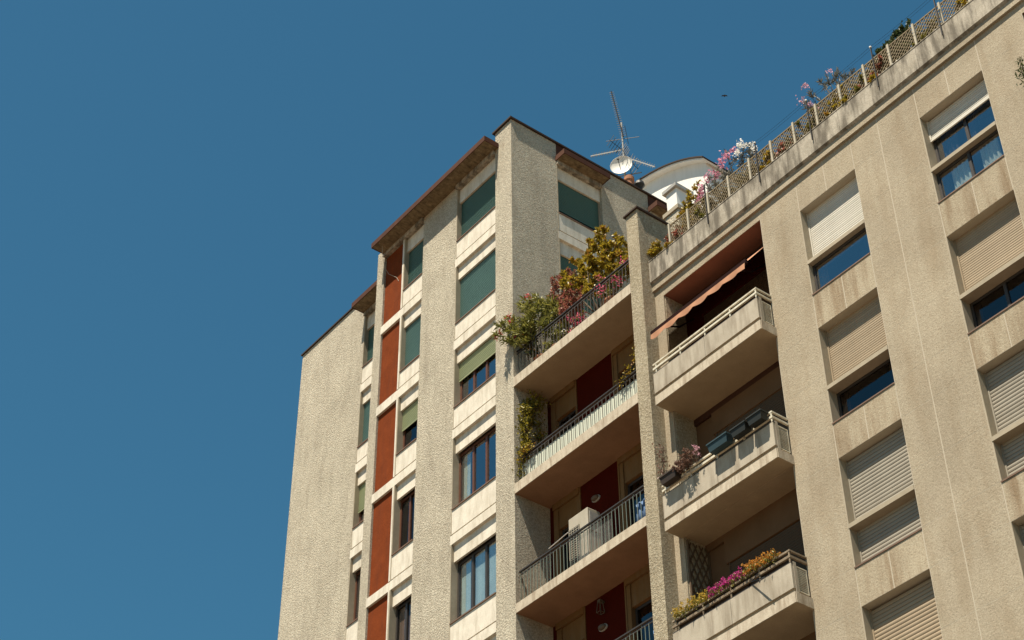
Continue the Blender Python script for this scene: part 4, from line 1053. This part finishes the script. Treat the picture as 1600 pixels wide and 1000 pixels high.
shrub("sparse lilac-flowered oleander with upright grey shoots above the trellis", (-15.6, 20.75, TZ+.3), [(-16.3, 20.6, 27.4), (-16.15, 20.6, 27.6), (-15.95, 20.6, 27.3), (-15.75, 20.65, 27.55), (-15.6, 20.65, 27.65), (-15.45, 20.65, 27.5), (-15.3, 20.65, 27.6), (-15.15, 20.65, 27.35), (-15.0, 20.65, 27.2), (-16.2, 20.6, 27.1), (-14.9, 20.6, 27.15)],
      "leaf_grey", .13, .024, 34, 3, .13, "oleander", "oleander", None, "petal_lilac", 9, .045, [(-16.35, 20.55, 27.4), (-16.1, 20.55, 27.62), (-16.05, 20.55, 27.05), (-15.95, 20.55, 26.95), (-15.45, 20.6, 27.65), (-15.9, 20.5, 26.8)], pot=(.2, .3, "terracotta"), whorl=.35, leafstart=.4)
shrub("dense dark green bush rising above the trellis", (-13.9, 20.75, TZ+.3), fan((-14.1, 20.7), .33, .15, 26.85, 27.2, 20)+fan((-13.7, 20.7), .36, .12, 26.9, 27.38, 20), "leaf_dark", .075, .04, 85, 7, .17, pot=(.25, .3, "terracotta"), leafstart=.3)
for k_, (x, leaf, lab, pet) in enumerate([(-19.45, "leaf_green", "pale green plant filling the lattice under the pink oleander", None), (-18.1, "leaf_green", "green plant behind the lattice under the white oleander", "petal_white"), (-17.45, "leaf_yellow", "yellow-leaved plant behind the lattice just right of the white oleander", None), (-16.85, "leaf_red", "reddish plant behind the lattice in the middle of the trellis", None), (-16.1, "leaf_green", "leafy plant behind the lattice left of the lilac oleander", "petal_orange"), (-15.35, "leaf_yellow", "mixed plant with yellowing leaves below the lilac oleander", "petal_pink"), (-14.75, "leaf_green", "small green plant behind the lattice left of the dark bush", None), (-14.3, "leaf_red", "orange-flowered plant behind the lattice beside the dark bush", "petal_orange"), (-13.0, "leaf_green", "green plant behind the lattice right of the dark bush", None), (-11.9, "leaf_yellow", "yellow-green plant behind the lattice near the frame's top right", None), (-20.25, "leaf_red", "russet plant behind the first lattice panel", None)]):
    shrub(lab, (x, 20.65, TZ+.25), fan((x, 20.52), .28, .05, 26.15, 26.72, 12), leaf, .085, .04, 60, 6, .16, "leafy_plant", "plant", None, pet, 5 if pet else 0, .045, pot=(.14, .25, "terracotta"))
for x, lab in ((-18.9, "dark hedge plant behind the lattice under the pink oleander"), (-17.0, "dark hedge plant behind the lattice between the white oleander and the reddish plant"), (-15.7, "dark hedge plant behind the lattice under the lilac oleander"), (-14.6, "dark hedge plant behind the lattice just left of the dark bush"), (-13.4, "dark hedge plant behind the lattice under the right half of the dark bush"), (-11.5, "dark hedge plant behind the lattice at the frame's top right corner")):
    shrub(lab, (x, 20.75, TZ+.25), fan((x, 20.66), .52, .06, 26.1, 26.7, 22), "leaf_dark", .085, .045, 70, 6, .18, "hedge_plant", "hedge plant", "dark hedge plants behind the trellis", pot=(.18, .25, "terracotta"), leafstart=.15)
shrub("yellow-green weed growing at the left end of the parapet beside the fin pier", (-20.80, 20.30, 26.01), fan((-20.78, 20.25), .18, .07, 26.05, 26.42, 14), "leaf_yellow", .06, .028, 30, 4, .1, "weed", "plant", None, stem_r=.005)
for x, lab in ((-14.2, "small yellow-green tuft on the parapet under the dark bush"), (-15.0, "tiny green tuft on the parapet left of the dark bush"), (-20.3, "low yellow-green tuft at the foot of the first lattice panel")):
    shrub(lab, (x, 20.30, 26.0), fan((x, 20.24), .10, .03, 26.0, 26.13, 7), "leaf_yellow", .05, .025, 16, 3, .06, "weed", "plant", None, stem_r=.004)
climber("green plant hanging at the right edge of the photo beside the grit wall", [(-10.80, 19.94, 22.62), (-10.90, 19.93, 22.95), (-10.90, 19.94, 23.2), (-10.84, 19.95, 23.45)], "leaf_dark", .075, .03, 120, "hanging_plant", "plant", .05)
